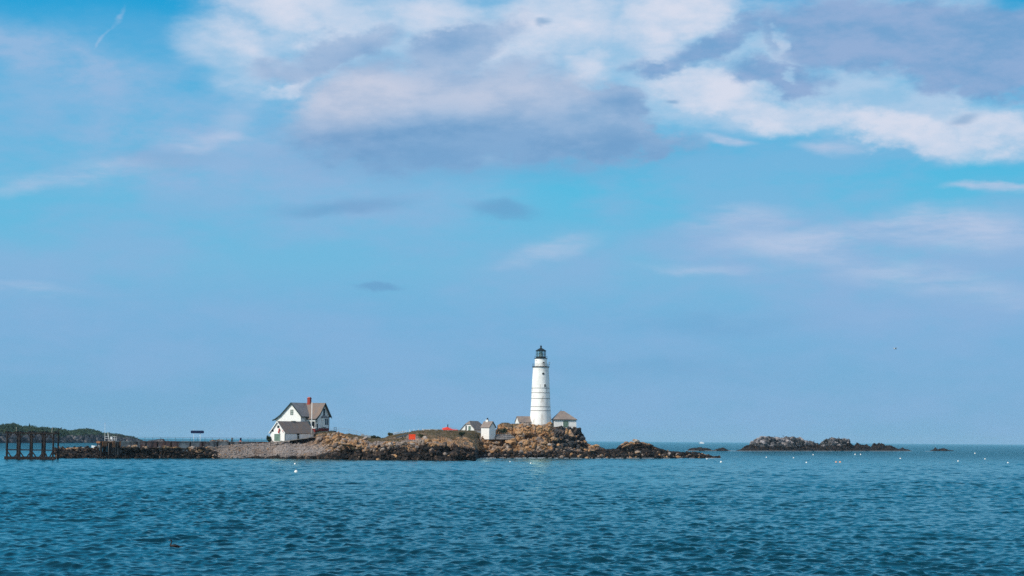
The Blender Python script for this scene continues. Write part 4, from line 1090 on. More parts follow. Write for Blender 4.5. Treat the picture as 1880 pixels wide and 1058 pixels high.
# --- low building with half-hipped roof --------------------------------------
def rear_building():
    c = P(870.5, 790, 712); k = .1945
    t = thing('cistern_building', 'low white building whose shaggy brown roof has a clipped gable, partly behind the small shed', 'building', c, R(-18))
    W, Ln, lo = 4.9, 11.5, -2.0
    hx = [-W, -W + 1.55, -1.45, 0]; zt = 2.05; zb_ = .35; hr = 3.35
    MB().ext([(-W, lo), (0, lo), (0, zb_), (-1.45, zt), (-W + 1.55, zt), (-W, zb_)], 'y', 0, Ln).build('wall', MT['white'], t)
    rx = -W / 2; o = .25
    r = MB()
    r.slab([(rx, 1.9, hr), (rx, Ln, hr), (.35, Ln + o, .15), (.35, -o, .15), (-1.35, -o, zt + .08)], .14)
    r.slab([(rx, 1.9, hr), (rx, Ln, hr), (-W - .35, Ln + o, .15), (-W - .35, -o, .15), (-W + 1.45, -o, zt + .08)], .14)
    r.slab([(-W + 1.45, -o, zt + .08), (-1.35, -o, zt + .08), (rx, 1.9, hr)], .12)
    r.slab([(rx, Ln, hr), (.35, Ln + 3.4, .15), (-W - .35, Ln + 3.4, .15)], .14)
    r.build('roof', MT['brown_roof'], t)
    door(t, 'y', -1.75, 0, -.3, .85, 1.75)
    window(t, 'y', -3.05, 0, .1, .22, 1.5, muntin=False)
rear_building()

def small_shed():
    c = P(898, 800.5, 702)
    t = thing('equipment_shed', 'small white upright shed with a steep pale roof standing on the orange rocks', 'shed', c, R(-38))
    # local -y : lit left side wall (eaves), +x : shaded gable
    Ls, Wg, he, hr, lo = 3.65, 3.6, 3.2, 5.15, -1.2
    MB().ext([(0, lo), (Wg, lo), (Wg, he), (Wg / 2, hr - .12), (0, he)], 'x', -Ls, 0).build('wall', MT['white'], t)
    o = .25; sl = (hr - he) / (Wg / 2); e = he - sl * .28; r = MB()
    r.slab([(-Ls - o, Wg / 2, hr), (o, Wg / 2, hr), (o, -.28, e), (-Ls - o, -.28, e)], .12)
    r.slab([(-Ls - o, Wg / 2, hr), (o, Wg / 2, hr), (o, Wg + .28, e), (-Ls - o, Wg + .28, e)], .12)
    ro = r.build('roof', MT['brown_roof'], t)
    b = MB()
    for y_ in (-.28, Wg + .28):
        b.slab([(o + .005, Wg / 2, hr + .02), (o + .07, Wg / 2, hr + .02), (o + .07, y_, e + .02), (o + .005, y_, e + .02)], .26)
    b.build('bargeboard', MT['dark_green'], ro)
    door(t, 'x', Wg / 2, 0, -.1, 1.0, 2.1, mat='white', label='white plank door in the shaded gable')
    cb = MB(); cb.box(-.10, .04, -.05, .10, lo, he); cb.build('corner_board', MT['trim'], t)
    # white cupola with dark cap, standing on the ridge
    cu = MB(); cu.box(-Ls + .9, -Ls + 1.9, Wg / 2 - .4, Wg / 2 + .4, hr - .3, hr + .55)
    co_ = cu.build('cupola', MT['trim'], ro)
    MB().lathe([(.34, hr + .551), (.36, hr + .75), (.22, hr + 1.1), (.04, hr + 1.2)], 10, c=(-Ls + 1.4, Wg / 2)).build('cupola_cap', MT['black'], co_)
small_shed()

# ---------------------------------------------------------------- pier
def pier():
    A = P(183, 811, pier_y(183)); B = P(500, 811.3, pier_y(500))
    z1 = 4.86; L_ = math.hypot(B[0] - A[0], B[1] - A[1]); rz = math.atan2(B[1] - A[1], B[0] - A[0])
    t = thing('stone_pier', 'long stained concrete pier running from the timber piles to the boathouse beach', 'pier', (A[0], A[1], 0), rz)
    MB().box(4.8, L_, 0, 3, .6, z1 - .001).build('pier_wall', MT['concrete'], t)
    d = MB(); x = 4.6
    rs_ = random.Random(4)
    while x < L_:
        w_ = rs_.uniform(3.0, 4.6); d.box(x, min(x + w_ - .05, L_), -.12 + rs_.uniform(-.04, .03), 3.1, z1, z1 + .26 + rs_.uniform(-.04, .05)); x += w_
    d.build('coping', MT['concrete'], t)
    x = 6.5
    while x < L_ - 2:
        f = MB(); f.box(x, x + .28, -.30, -.001, z1 - 1.9 + rs_.uniform(-.2, .3), z1 + .1); f.build('fender_timber', MT['timber'], t); x += rs_.uniform(3.0, 7.0)
    # timber head of the pier on piles
    h = MB(); h.box(-.1, 4.79, -.3, 1.6, z1 - .45, z1 + .12); h.build('timber_deck', MT['rust_wood'], t)
    for i, x in enumerate([.3, 1.0, 1.8, 2.5, 3.3, 4.1, 4.9, 5.7, 6.5]):
        for y_ in ((-.45, .7, 1.5) if i % 2 == 0 else (-.4, 1.1)):
            m = MB(); m.tube((x + rs_.uniform(-.08, .08), y_, -2.5), (x + rs_.uniform(-.05, .05), y_, z1 - .3 + (.3 if y_ < 0 else 0)), .2, .17, 8)
            m.build('pile', MT['timber'], t)
    for x0, x1, z0 in ((.5, 2.1, 3.5), (3.9, 4.9, 3.3), (6.5, 6.8, 3.2)):
        m = MB()
        n_ = max(1, int((x1 - x0) / .3)); 
        for k in range(n_): m.box(x0 + k * (x1 - x0) / n_ + .02, x0 + (k + 1) * (x1 - x0) / n_ - .02, -.75, -.66, z0 + rs_.uniform(-.15, .15), z1 + .2)
        m.build('fender_planks', MT['rust_wood'], t)
    return t, z1 + .24, rz
PIER, PZ, PRZ = pier()

def railing():
    p0 = P(252, 811, pier_y(252) + 2.6); p1 = P(494, 811, pier_y(494) + 2.6)
    t = thing('pier_railing', 'thin two-rail metal railing along the top of the concrete pier', 'railing', (p0[0], p0[1], PZ), PRZ)
    L_ = math.hypot(*(p1 - p0)[:2]); n = 18
    for i in range(n + 1):
        MB().tube((L_ * i / n, 0, -.15), (L_ * i / n, 0, 1.15), .045, n=6).build('post', MT['dark_steel'], t)
    for h in (.45, 1.15):
        MB().tube((0, 0, h), (L_, 0, h), .035, n=6).build('rail', MT['dark_steel'], t)
railing()

def pier_sign():
    c = P(362, 811, pier_y(362) + 1.5); k = c[1] / F
    t = thing('pier_sign', 'dark navy oblong signboard raised on two slim posts above the pier', 'sign', (c[0], c[1], PZ))
    m = MB(); w_ = 24.2 * k / 2; z0, z1 = (811 - 796.3) * k, (811 - 791.2) * k
    rr = .28
    poly = []
    for cx, cz, a0 in ((w_ - rr, z1 - rr, 0), (-w_ + rr, z1 - rr, 90), (-w_ + rr, z0 + rr, 180), (w_ - rr, z0 + rr, 270)):
        poly += [(cx + rr * math.cos(R(a0 + q)), cz + rr * math.sin(R(a0 + q))) for q in (0, 22, 45, 68, 90)]
    m.ext(poly, 'y', -.08, .08); m.build('board', MT['navy'], t)
    for x in (355.6, 367.4):
        xx = (x - 362.2) * k
        MB().tube((xx, .14, -.2), (xx, .14, z1 + (.35 if x < 360 else -.1)), .055, n=8).build('post', MT['trim'], t)
pier_sign()

def bin_(px, mat, label, base=None):
    c = P(px, 811, pier_y(px) + 2)
    t = thing('litter_bin', label, 'bin', (c[0], c[1], PZ), 0, None)
    MB().lathe([(.26, 0.33 if base else 0), (.30, .9), (.31, 1.08)], 14).build('body', MT[mat], t, smooth=True)
    MB().lathe([(.33, 1.082), (.33, 1.14), (.2, 1.22), (.02, 1.25)], 14).build('lid', MT[mat], t, smooth=True)
    if base: MB().lathe([(.36, 0), (.34, .328)], 14).build('foot', MT[base], t)
bin_(425.8, 'dark_steel', 'grey barrel-shaped bin by the railing on the pier, left of the navy and red one')
bin_(441.8, 'navy', 'navy bin with a faded red foot by the railing on the pier', 'pink')

# rubble lying on the pier deck
def rubble_heap():
    rs = np.random.RandomState(9); n = 90
    x0, x1 = P(384, 811, pier_y(384) + 1)[0], P(419, 811, pier_y(419) + 1)[0]
    px = rs.uniform(x0, x1, n); pz = PZ + rs.uniform(0, .42, n) * np.sin((px - x0) / (x1 - x0) * math.pi)
    pos = np.stack([px, 581 + (px + 120.3) + rs.uniform(.6, 3, n), pz], 1)
    o = scatter('rubble_heap', pos, rs.uniform(.14, .4, n), np.zeros(n), rs.rand(n), (rs.rand(n) < .6) * 1.0, ROCK, 8, sink=.1)
    tag(o, kind='stuff')
rubble_heap()

def gangway_mast():
    c = P(192.6, 811, pier_y(192.6) + 1.5); k = c[1] / F
    t = thing('signal_mast', 'slender white A-frame mast with crossbars at the outer end of the pier', 'mast', (c[0], c[1], PZ))
    MB().tube((0, 0, -.2), (-.1, 0, 32.5 * k), .06, .035, 8).build('pole', MT['trim'], t)
    MB().tube((8.3 * k, 0, -.1), (4.6 * k, .1, 16.5 * k), .05, n=6).build('leg', MT['trim'], t)
    MB().tube((6.2 * k, .25, -.1), (4.6 * k, .1, 16.5 * k), .04, n=6).build('leg', MT['trim'], t)
    for h, x1 in ((7.8, 6.5), (4.2, 7.4)): MB().tube((0, 0, h * k), (x1 * k, .05, h * k), .04, n=6).build('crossbar', MT['trim'], t)
    f = MB(); f.lathe([(.02, 32 * k), (.11, 32.4 * k), (.02, 33 * k)], 8, c=(-.1, 0)); f.build('mast_tip', MT['pink'], t)
gangway_mast()
def pier_box():
    c = P(204.3, 811, pier_y(204.3) + 1.5)
    t = thing('control_box', 'small white electric box on a post near the outer end of the pier', 'box', (c[0], c[1], PZ))
    MB().box(-.26, .26, -.15, .15, .45, 1.25).build('cabinet', MT['trim'], t); MB().box(-.06, .06, -.06, .06, -.1, .45).build('post', MT['steel'], t)
    MB().box(-.30, .30, -.19, .19, 1.252, 1.31).build('lid', MT['steel'], t)
    c = P(209.8, 811, pier_y(209.8) + 2)
    t = thing('gate_frame', 'low white pipe frame beside the electric box on the pier', 'frame', (c[0], c[1], PZ))
    w_ = .58
    for x in (-w_, 0, w_): MB().tube((x, 0, -.1), (x, 0, 1.25), .045, n=6).build('upright', MT['trim'], t)
    for h in (.6, 1.25): MB().tube((-w_, 0, h), (w_, 0, h), .04, n=6).build('rail', MT['trim'], t)
pier_box()

# ---------------------------------------------------------------- old timber pile frame at far left
def pile_frame():
    Yf = 537.0; k = .1470
    c = P(9, 844, Yf); x0 = c[0]
    t = thing('ruined_timber_wharf', 'tall dark skeleton of a ruined timber wharf standing in the water at far left', 'wharf ruin', (x0, Yf, 0))
    def X(px): return P(px, 820, Yf)[0] - x0
    zt = P(50, 795, Yf)[2]; zm = P(50, 826, Yf)[2]
    posts = [(13, 3.9, 0), (27.6, 3.6, 2.6), (35.8, 5.2, 0), (51.5, 3.2, 2.6), (58.3, 4.0, 0), (74, 4.0, 2.6), (81.5, 5.0, 0), (97.7, 3.4, 0), (103, 3.0, 2.6)]
    rs_ = random.Random(3)
    for px, w_, yy in posts:
        m = MB(); r_ = w_ * k / 2
        x_ = X(px)
        m.tube((x_ + rs_.uniform(-.1, .1), yy, -2.5), (x_ + rs_.uniform(-.04, .04), yy, zt + rs_.uniform(-.2, .35)), r_ * 1.12, r_ * .9, 10)
        m.build('pile', MT['timber'], t)
    for yy in (-.25, 2.45):
        m = MB(); m.bar((X(9), yy, zt - .02), (X(105), yy, zt - .12), .3, .42); m.build('top_beam', MT['timber'], t)
        m = MB(); m.bar((X(11), yy, zm), (X(101), yy, zm - .1), .22, .28); m.build('lower_beam', MT['timber'], t)
    for px in (12, 28, 36, 52, 58, 75, 82, 99):
        m = MB(); m.bar((X(px), -.4, zt + .32), (X(px) + rs_.uniform(-.1, .1), 3.2, zt + .3), .34, .28); m.build('cross_beam', MT['timber'], t)
    fr = [p_ for p_ in (13, 35.8, 58.3, 81.5, 97.7)]
    for a, b in zip(fr[:-1], fr[1:]):
        xa, xb = X(a), X(b); 
        for s_, e_ in ((xa, 1), (xb, -1)):
            m = MB(); m.bar((s_, -.12, zt - 1.75), (s_ + e_ * 1.15, -.12, zt - .2), .2, .26); m.build('knee_brace', MT['timber'], t)
            m = MB(); m.bar((s_, -.14, zm - .25), (s_ + e_ * (xb - xa) * .5, -.14, .1), .22, .3); m.build('lower_brace', MT['timber'], t)
    m = MB(); m.bar((X(9), -.3, .35), (X(104), -.3, .35), .45, 1.0); m.build('waterline_beam', MT['timber'], t)
    m = MB(); m.bar((X(101), .4, zt + .1), (X(111), 1.2, zt + 1.5), .18, .2); m.build('loose_plank', MT['timber'], t)
    m = MB(); m.bar((X(94), .2, zt), (X(95), .2, zt + 1.5), .14, .14); m.build('stub_post', MT['grey_wood'], t)
    m = MB(); m.bar((X(29), .2, zt), (X(29), .2, zt + 1.5), .10, .10); m.build('stub_post', MT['grey_wood'], t)
pile_frame()

# ---------------------------------------------------------------- boardwalk, fences, handrails
def boardwalk():
    pts = [(497, 811.3, 620), (510, 810.8, 620.2), (523, 809.7, 620.5), (545, 806.7, 621), (567, 803.5, 622), (585, 800.5, 625), (600, 798, 629), (611, 796, 633)]
    W = [P(*p) for p in pts]; o = W[0]
    t = thing('boardwalk', 'pale sloping plank walkway on short legs passing in front of the boathouse', 'walkway', o)
    dk = MB(); lg = []; rl = MB()
    for a, b in zip(W[:-1], W[1:]):
        a_, b_ = a - o, b - o
        dk.hexa([a_ + [0, -.6, -.16], b_ + [0, -.6, -.16], b_ + [0, .7, -.16], a_ + [0, .7, -.16], a_ + [0, -.6, .02], b_ + [0, -.6, .02], b_ + [0, .7, .02], a_ + [0, .7, .02]])
    dk.build('deck', MT['grey_wood'], t)
    for i, p in enumerate(W):
        p_ = p - o
        q = MB(); q.box(p_[0] - .07, p_[0] + .07, p_[1] - .45, p_[1] - .31, p_[2] - 2.2, p_[2] - .17); q.build('leg', MT['timber'], t)
    for i in range(3, 8):
        a_ = W[i] - o
        q = MB(); q.tube(a_ + [0, .6, -.1], a_ + [0, .6, 1.05], .05, n=6); q.build('rail_post', MT['steel'], t)
        if i < 7: b_ = W[i + 1] - o; q = MB(); q.tube(a_ + [0, .6, 1.05], b_ + [0, .6, 1.05], .035, n=5); q.build('handrail', MT['steel'], t)
boardwalk()

def path_wall():
    o = P(540, 812, 613.5)
    pts = [(532, 809.4, 621.5), (552, 806.7, 622), (568, 804.7, 623), (579, 803.4, 625)]
    W = [P(*p) for p in pts]; t = thing('retaining_wall', 'low dark retaining wall in the shadow under the plank walkway', 'wall', W[0])
    m = MB()
    for a, b in zip(W[:-1], W[1:]):
        a_, b_ = a - W[0], b - W[0]
        m.hexa([a_ + [0, 0, -1.6], b_ + [0, 0, -1.8], b_ + [0, .3, -1.8], a_ + [0, .3, -1.6], a_, b_, b_ + [0, .3, 0], a_ + [0, .3, 0]])
    m.build('stonework', MT['timber'], t)
path_wall()

def handrail():
    pts = [(606, 786, 646), (622, 786, 646), (640, 788, 646), (655, 791.5, 646), (664, 795.5, 646), (670, 799.5, 646)]
    W = [P(*p) for p in pts]; t = thing('hillside_handrail', 'thin pipe handrail curving down the skyline right of the keeper house', 'handrail', W[0])
    for dz in (0, -.55):
        m = MB()
        for a, b in zip(W[:-1], W[1:]): m.tube(a - W[0] + [0, 0, dz], b - W[0] + [0, 0, dz], .03, n=5)
        m.build('rail', MT['steel'], t)
    for p in W:
        m = MB(); m.tube(p - W[0] + [0, 0, -1.4], p - W[0] + [0, 0, 0], .035, n=5); m.build('post', MT['steel'], t)
handrail()

def picket(pts, n, h_, w_, mat, name, label, rails=True, skip=()):
    W = [P(*p) for p in pts]; t = thing(name, label, 'fence', W[0])
    tt = np.linspace(0, len(W) - 1, n)
    q = [W[min(int(a), len(W) - 2)] * (1 - (a - min(int(a), len(W) - 2))) + W[min(int(a), len(W) - 2) + 1] * (a - min(int(a), len(W) - 2)) for a in tt]
    rs_ = random.Random(len(pts) + n)
    for i, p in enumerate(q):
        if i in skip: continue
        p_ = p - W[0]; m = MB(); hh = h_ * rs_.uniform(.8, 1.1)
        m.ext([(p_[0] - w_ / 2, p_[2] - .5), (p_[0] + w_ / 2, p_[2] - .5), (p_[0] + w_ / 2, p_[2] + hh * .88), (p_[0], p_[2] + hh), (p_[0] - w_ / 2, p_[2] + hh * .88)], 'y', p_[1] - .04, p_[1] + .04)
        m.build('picket', MT[mat], t)
    if rails:
        m = MB()
        for a, b in zip(W[:-1], W[1:]):
            for f in (.3, .7): m.bar(a - W[0] + [0, .08, h_ * f], b - W[0] + [0, .08, h_ * f], .06, .09)
        m.build('rail', MT['timber'], t)
picket([(663, 803, 648), (671, 804.8, 648), (680, 806, 648)], 11, 1.15, .2, 'grey_wood', 'plank_fence', 'short weathered brown plank fence in the dip right of the brown hump')
picket([(716, 802, 650), (724, 800, 652), (733, 798, 654), (745, 796, 656)], 13, 1.1, .16, 'trim', 'picket_fence', 'white pickets climbing the slope left of the orange board')
picket([(752, 793, 660), (776, 790.6, 664)], 4, .75, .16, 'trim', 'marker_stakes', 'spaced white stakes on the skyline above the orange board', rails=False)
def white_edge():
    W = [P(776, 789.4, 664), P(790, 788.9, 665), P(803, 789.0, 666), P(812, 789.5, 667)]
    t = thing('white_kerb', 'low white kerb along the grassy skyline left of the red boat', 'kerb', W[0]); m = MB()
    for a, b in zip(W[:-1], W[1:]): m.bar(a - W[0], b - W[0], .3, .34)
    m.build('kerb_stone', MT['trim'], t)
white_edge()
def foot_path():
    W = [P(729, 803.5, 622), P(738, 801, 627), P(748, 797.8, 634)]
    co = []; 
    for p in W: co += [p + [-.1, -.9, .30], p + [.1, .9, .34]]
    m = MB(); o = W[0]
    for i in range(2):
        a, b, c, d = co[2 * i] - o, co[2 * i + 2] - o, co[2 * i + 3] - o, co[2 * i + 1] - o
        m.hexa([a - [0, 0, .5], b - [0, 0, .5], c - [0, 0, .5], d - [0, 0, .5], a, b, c, d])
    ob = m.build('path', MT['grey_wood']); ob.location = tuple(o); tag(ob, kind='structure')
foot_path()

# orange board
def orange_board():
    c = P(756.5, 808, 617); k = .1688
    t = thing('orange_board', 'bright orange-red square marker board on the grass slope above the shore', 'sign', c)
    w_ = 6.1 * k; b = MB()
    for i in range(6): b.box(-w_, w_, -.06, .0 + .012 * (i % 2), .15 + i * .27, .15 + (i + 1) * .27 - .02)
    b.build('board', MT['orange'], t)
    for x in (-w_ * .7, w_ * .7): MB().box(x - .06, x + .06, .02, .12, -.8, 1.7).build('post', MT['timber'], t)
orange_board()
# red hull lying on the crest
def red_hull():
    a = P(812, 789, 668); k = .1827
    t = thing('upturned_boat', 'long low red boat lying upturned on the grassy crest left of the low white building', 'boat', a + [0, 0, -.1])
    L_ = 29 * k; n = 14; vs = []; fs = []; m_ = 9
    for i in range(n + 1):
        f = i / n; x = f * L_
        ww = (.15 + .85 * math.sin(math.pi * min(1, f * 1.9 + .08) ** .9 * .5)) * (1 - f ** 2.2) * .8 + .04
        hh = .15 + .82 * math.exp(-((f - .30) / .28) ** 2) * (1 - .3 * f) + .12 * (1 - f)
        for j in range(m_):
            th = math.pi * j / (m_ - 1); vs.append((x, -ww * math.cos(th), hh * math.sin(th) ** .8 - .05 + (.22 if i == 0 else 0)))
    fs = [(i * m_ + j, (i + 1) * m_ + j, (i + 1) * m_ + j + 1, i * m_ + j + 1) for i in range(n) for j in range(m_ - 1)] + [tuple(range(m_)), tuple(range(n * m_ + m_ - 1, n * m_ - 1, -1))]
    MB().add(vs, fs).build('hull', MT['canvas'], t, smooth=True)
    MB().bar((.1, 0, .35), (L_ * .35, 0, 1.0), .07, .08).build('keel', MT['pink'], t)
    MB().bar((L_ * .35, 0, 1.0), (L_ * .97, 0, .22), .07, .08).build('keel', MT['pink'], t)
    p = P(822, 788.5, 670)
    t = thing('dark_post', 'short tapering black post standing up behind the red boat', 'post', p)
    MB().lathe([(.22, -.8), (.22, .6), (.15, 1.1), (.18, 1.3), (.07, 1.75), (.02, 1.8)], 10).build('shaft', MT['black'], t)
    MB().box(-.3, .3, -.3, .3, -.9, -.1).build('footing', MT['concrete'], t)
red_hull()

# stone steps / terrace right of the small shed
def terrace():
    o = P(911, 807, 703)
    t = thing('stone_terrace', 'grey layered stone terrace wall between the small white shed and the orange rocks', 'wall', o)
    k = .193
    for i, (x0, x1, y0, y1) in enumerate([(0, 34, 806.8, 803.2), (1, 30, 803.0, 800.2), (0, 27, 800.0, 797.4)]):
        rs_ = random.Random(i); m = MB(); x = x0 * k
        while x < x1 * k:
            w_ = rs_.uniform(.5, 1.3); m.box(x, min(x + w_ - .04, x1 * k), i * .8 + rs_.uniform(-.06, .06), i * .8 + 1.6, (807 - y0) * k, (807 - y1) * k - rs_.uniform(0, .1)); x += w_
        m.build('stone_course', MT['terr'] if 'terr' in MT else MT['concrete'], t)
MT['terr'] = weathered('grey_blocks', (.16, .16, .17, 1), (.28, .27, .27, 1), 1.0, .9, c3=(.06, .06, .065, 1))
terrace()

# ---------------------------------------------------------------- bushes
def leaf_mat(name, a, b, c):
    m, n, bs = new_mat(name, .8); nn = n.noise(gpos(n), 1.6, 4, .7)
    n.put(bs.inputs['Base Color'], n.ramp(nn, [(.35, a), (.5, b), (.65, c)])); return m
LM = leaf_mat('dark_bush_leaves', (.008, .022, .014, 1), (.018, .038, .020, 1), (.045, .065, .028, 1))
LM2 = leaf_mat('dry_bush_leaves', (.03, .045, .018, 1), (.06, .07, .03, 1), (.12, .11, .05, 1))
def bush(px, py, Y, w_, h_, label, mat=LM, seed=0, group=None):
    rs = np.random.RandomState(seed + 50); c = P(px, py, Y)
    t = thing('bush', label, 'bush', c, 0, group)
    k = 900
    lobes = rs.uniform(-1, 1, (9, 3)) * np.array([w_ * .36, w_ * .22, h_ * .22]) + np.array([0, 0, h_ * .45])
    li = rs.randint(0, 9, k); d = rs.normal(size=(k, 3)); d /= np.linalg.norm(d, axis=1, keepdims=True)
    r_ = rs.uniform(.55, 1.05, k)[:, None]
    p = lobes[li] + d * r_ * np.array([w_ * .2, w_ * .2, h_ * .3])
    s = .13
    t1 = rs.normal(0, s, (k, 3)); t2 = rs.normal(0, s, (k, 3))
    np_mesh('foliage', np.concatenate([p - t1, p + t1, p + t2]), np.stack([np.arange(k), np.arange(k) + k, np.arange(k) + 2 * k], 1), mat, parent=t)
    m = MB()
    for q in lobes[:5]: m.tube((0, 0, -.4), q, .05, .02, 5)
    m.build('stem', MT['timber'], t)
bush(924, 798, 707, 4.6, 2.6, 'large dark green bush in the rocks right of the small white shed', seed=1)
bush(493.5, 811, 627, 1.5, 2.0, 'small dark bush at the left corner of the boathouse', seed=2)
bush(686, 806.5, 650, 1.9, 1.5, 'dark bush on the skyline right of the brown plank fence', seed=3)
bush(694, 807.5, 650, 1.8, 1.1, 'second dark bush right of the plank fence, the lower one nearer the dip', seed=4)
bush(702, 809, 648, 2.2, .9, 'low dark bush at the lowest point of the grassy dip', seed=5)
bush(716, 800.5, 650, 1.7, 1.1, 'green bush at the lower end of the white pickets', LM2, seed=6)
bush(590, 797, 640, 4.2, 1.0, 'long green bush row below the porch of the keeper house', LM, seed=7)
bush(646, 802.5, 640, 3.2, 1.1, 'dark green scrub right behind the brown hump', LM, seed=8)
bush(848, 800, 640, 1.9, 1.3, 'small dark bush among the rocks below the low white building', LM, seed=9)
bush(775, 802, 628, 2.6, .8, 'greenish scrub right of the orange board', LM2, seed=10)

def grass_tufts():
    rs = np.random.RandomState(21)
    ok = np.nonzero((im['grass'] > .5) & (im['v'] < 5.3))[0]; pk = rs.choice(ok, 2600)
    k = 7; base = np.repeat(ico[pk], k, 0) + rs.normal(0, .22, (len(pk) * k, 3)) * [1, 1, .1]
    h = rs.uniform(.12, .42, len(base)); d = rs.normal(0, .14, (len(base), 2))
    a = base + np.stack([np.full(len(base), -.05), np.zeros(len(base)), np.full(len(base), -.08)], 1); b = a + [.1, 0, 0]
    c = base + np.stack([d[:, 0], d[:, 1], h], 1); n = len(base)
    m = leaf_mat('dry_grass', (.045, .050, .022, 1), (.11, .085, .045, 1), (.20, .145, .09, 1))
    tag(np_mesh('grass_tufts', np.concatenate([a, b, c]), np.stack([np.arange(n), np.arange(n) + n, np.arange(n) + 2 * n], 1), m), kind='stuff')
grass_tufts()

# ---------------------------------------------------------------- boats
def skiff():
    c = G(179, 822.3); 
    t = thing('white_skiff', 'small white motorboat with raised bow crossing behind the outer end of the pier', 'boat', c, R(8))
    vs = []; n = 10; L_ = 6.2
    for i in range(n + 1):
        f = i / n; x = -f * L_ * 1.0 + L_ * .45; w_ = 1.0 * math.sin(math.pi * min(1, (1 - f) * .62 + .0) ) ** .7 if f < 1 else .03; w_ = max(w_, .03)
        hh = .75 + .55 * f
        vs += [(x, -w_, hh), (x, -w_ * .75, .0), (x, 0, -.25), (x, w_ * .75, 0), (x, w_, hh)]
    fs = [(i * 5 + j, i * 5 + 5 + j, i * 5 + 6 + j, i * 5 + j + 1) for i in range(n) for j in range(4)] + [(0, 1, 2, 3, 4)]
    fs += [(i * 5, i * 5 + 4, i * 5 + 9, i * 5 + 5) for i in range(n)]
    MB().add(vs, fs).build('hull', MT['hull'], t)
    MB().box(.2, 1.4, -.5, .5, .7, 1.6).build('console', MT['hull'], t)
    MB().box(2.82, 3.15, -.25, .25, .1, 1.3).build('outboard_motor', MT['black'], t)
skiff()
def yacht():
    c = G(1288, 814.6)
    c = c * (6500 / c[1]); c[2] = 0
    t = thing('distant_motor_yacht', 'tiny white motor yacht far out near the horizon above the low reef', 'boat', c, 0)
    m = MB(); m.hexa([(-8, -2, 0), (6, -2, 0), (6, 2, 0), (-8, 2, 0), (-8.5, -2.4, 2.4), (9.5, -.4, 3.0), (9.5, .4, 3.0), (-8.5, 2.4, 2.4)]); m.build('hull', MT['hull'], t)
    MB().hexa([(-5, -1.7, 2.5), (4, -1.5, 2.7), (4, 1.5, 2.7), (-5, 1.7, 2.5), (-4.5, -1.4, 5), (1.5, -1.2, 5), (1.5, 1.2, 5), (-4.5, 1.4, 5)]).build('cabin', MT['hull'], t)
    MB().tube((-1, 0, 5), (-1, 0, 9), .12).build('mast', MT['trim'], t)
yacht()

# ---------------------------------------------------------------- lobster buoys
BP = [(541.5, 853, .26, 'white buoy floating just off the beach, the one nearer the beach of the left pair'), (543.5, 868, .38, 'larger white buoy floating alone below the left beach, nearest of all to the viewer'),
      (936.5, 848.5, .22, 'small white buoy below the right end of the black rock ledge, the left of two'), (974.5, 851.5, .24, 'small white buoy below the lighthouse rocks, the right of two'),
      (1298, 843.6, .28, 'white buoy touching the tip of the long dark rock spit'), (1323.8, 849.5, .34, 'bright white buoy just right of the tip of the dark rock spit'),
      (1407, 840.5, .32, 'white buoy below the left end of the guano-covered islet'), (1457, 841.5, .30, 'white buoy below the middle of the guano-covered islet, the lower left of two'),
      (1493, 836, .34, 'white buoy closest beneath the middle of the guano-covered islet'), (1480.5, 850.5, .28, 'white buoy in open water left of the orange pair'),
      (1570, 835.5, .40, 'left of two white buoys close together under the right end of the islet'), (1580, 835.5, .36, 'right of two white buoys close together under the right end of the islet'),
      (1653, 842.6, .36, 'white buoy below the last low rocks of the islet'), (1759, 847.5, .30, 'white buoy in open water right of and below the small reef'),
      (1790, 833.5, .44, 'white buoy far out, right of the small reef near the horizon'), (1808.5, 843.5, .32, 'white buoy toward the right edge, left of the lowest one'),
      (1850.5, 850.5, .30, 'white buoy closest to the right edge of the view')]
def buoy_proto():
    t = thing('lobster_buoy', 'x', 'buoy', (0, 0, 0), 0, 'lobster buoys floating off the island')
    MB().lathe([(.15, -.9), (.75, -.7), (1.0, -.1), (1.0, .35), (.7, .95), (.2, 1.15)], 14).build('float_body', MT['buoy'], t, smooth=True)
    MB().tube((0, 0, 1.1), (0, .15, 2.2), .13, n=6).build('stick', MT['grey_wood'], t)
    return t
bp = buoy_proto()
for i, (x, y, s, lab) in enumerate(BP):
    g = G(x, y); s *= .88
    if i == 0: bp.location = tuple([g[0], g[1], sea_z(g) + .02]); bp.scale = (s,) * 3; bp['label'] = lab
    else: dup(bp, [g[0], g[1], sea_z(g) + .02], lab, rz=i * 1.3, scale=s)
g = G(1535, 849.5)
t = dup(bp, [g[0], g[1], sea_z(g) + .02], 'left of two orange-tinted buoys below the right part of the islet', rz=.4, scale=.34)
g = G(1542.5, 849.5)
t2 = dup(bp, [g[0], g[1], sea_z(g) + .02], 'right of two orange-tinted buoys below the right part of the islet', rz=2.4, scale=.34)
for q in (t, t2):
    for ch in q.children:
        if ch.name.startswith('float_body'): ch.data = ch.data.copy(); ch.data.materials[0] = MT['buoy_orange']

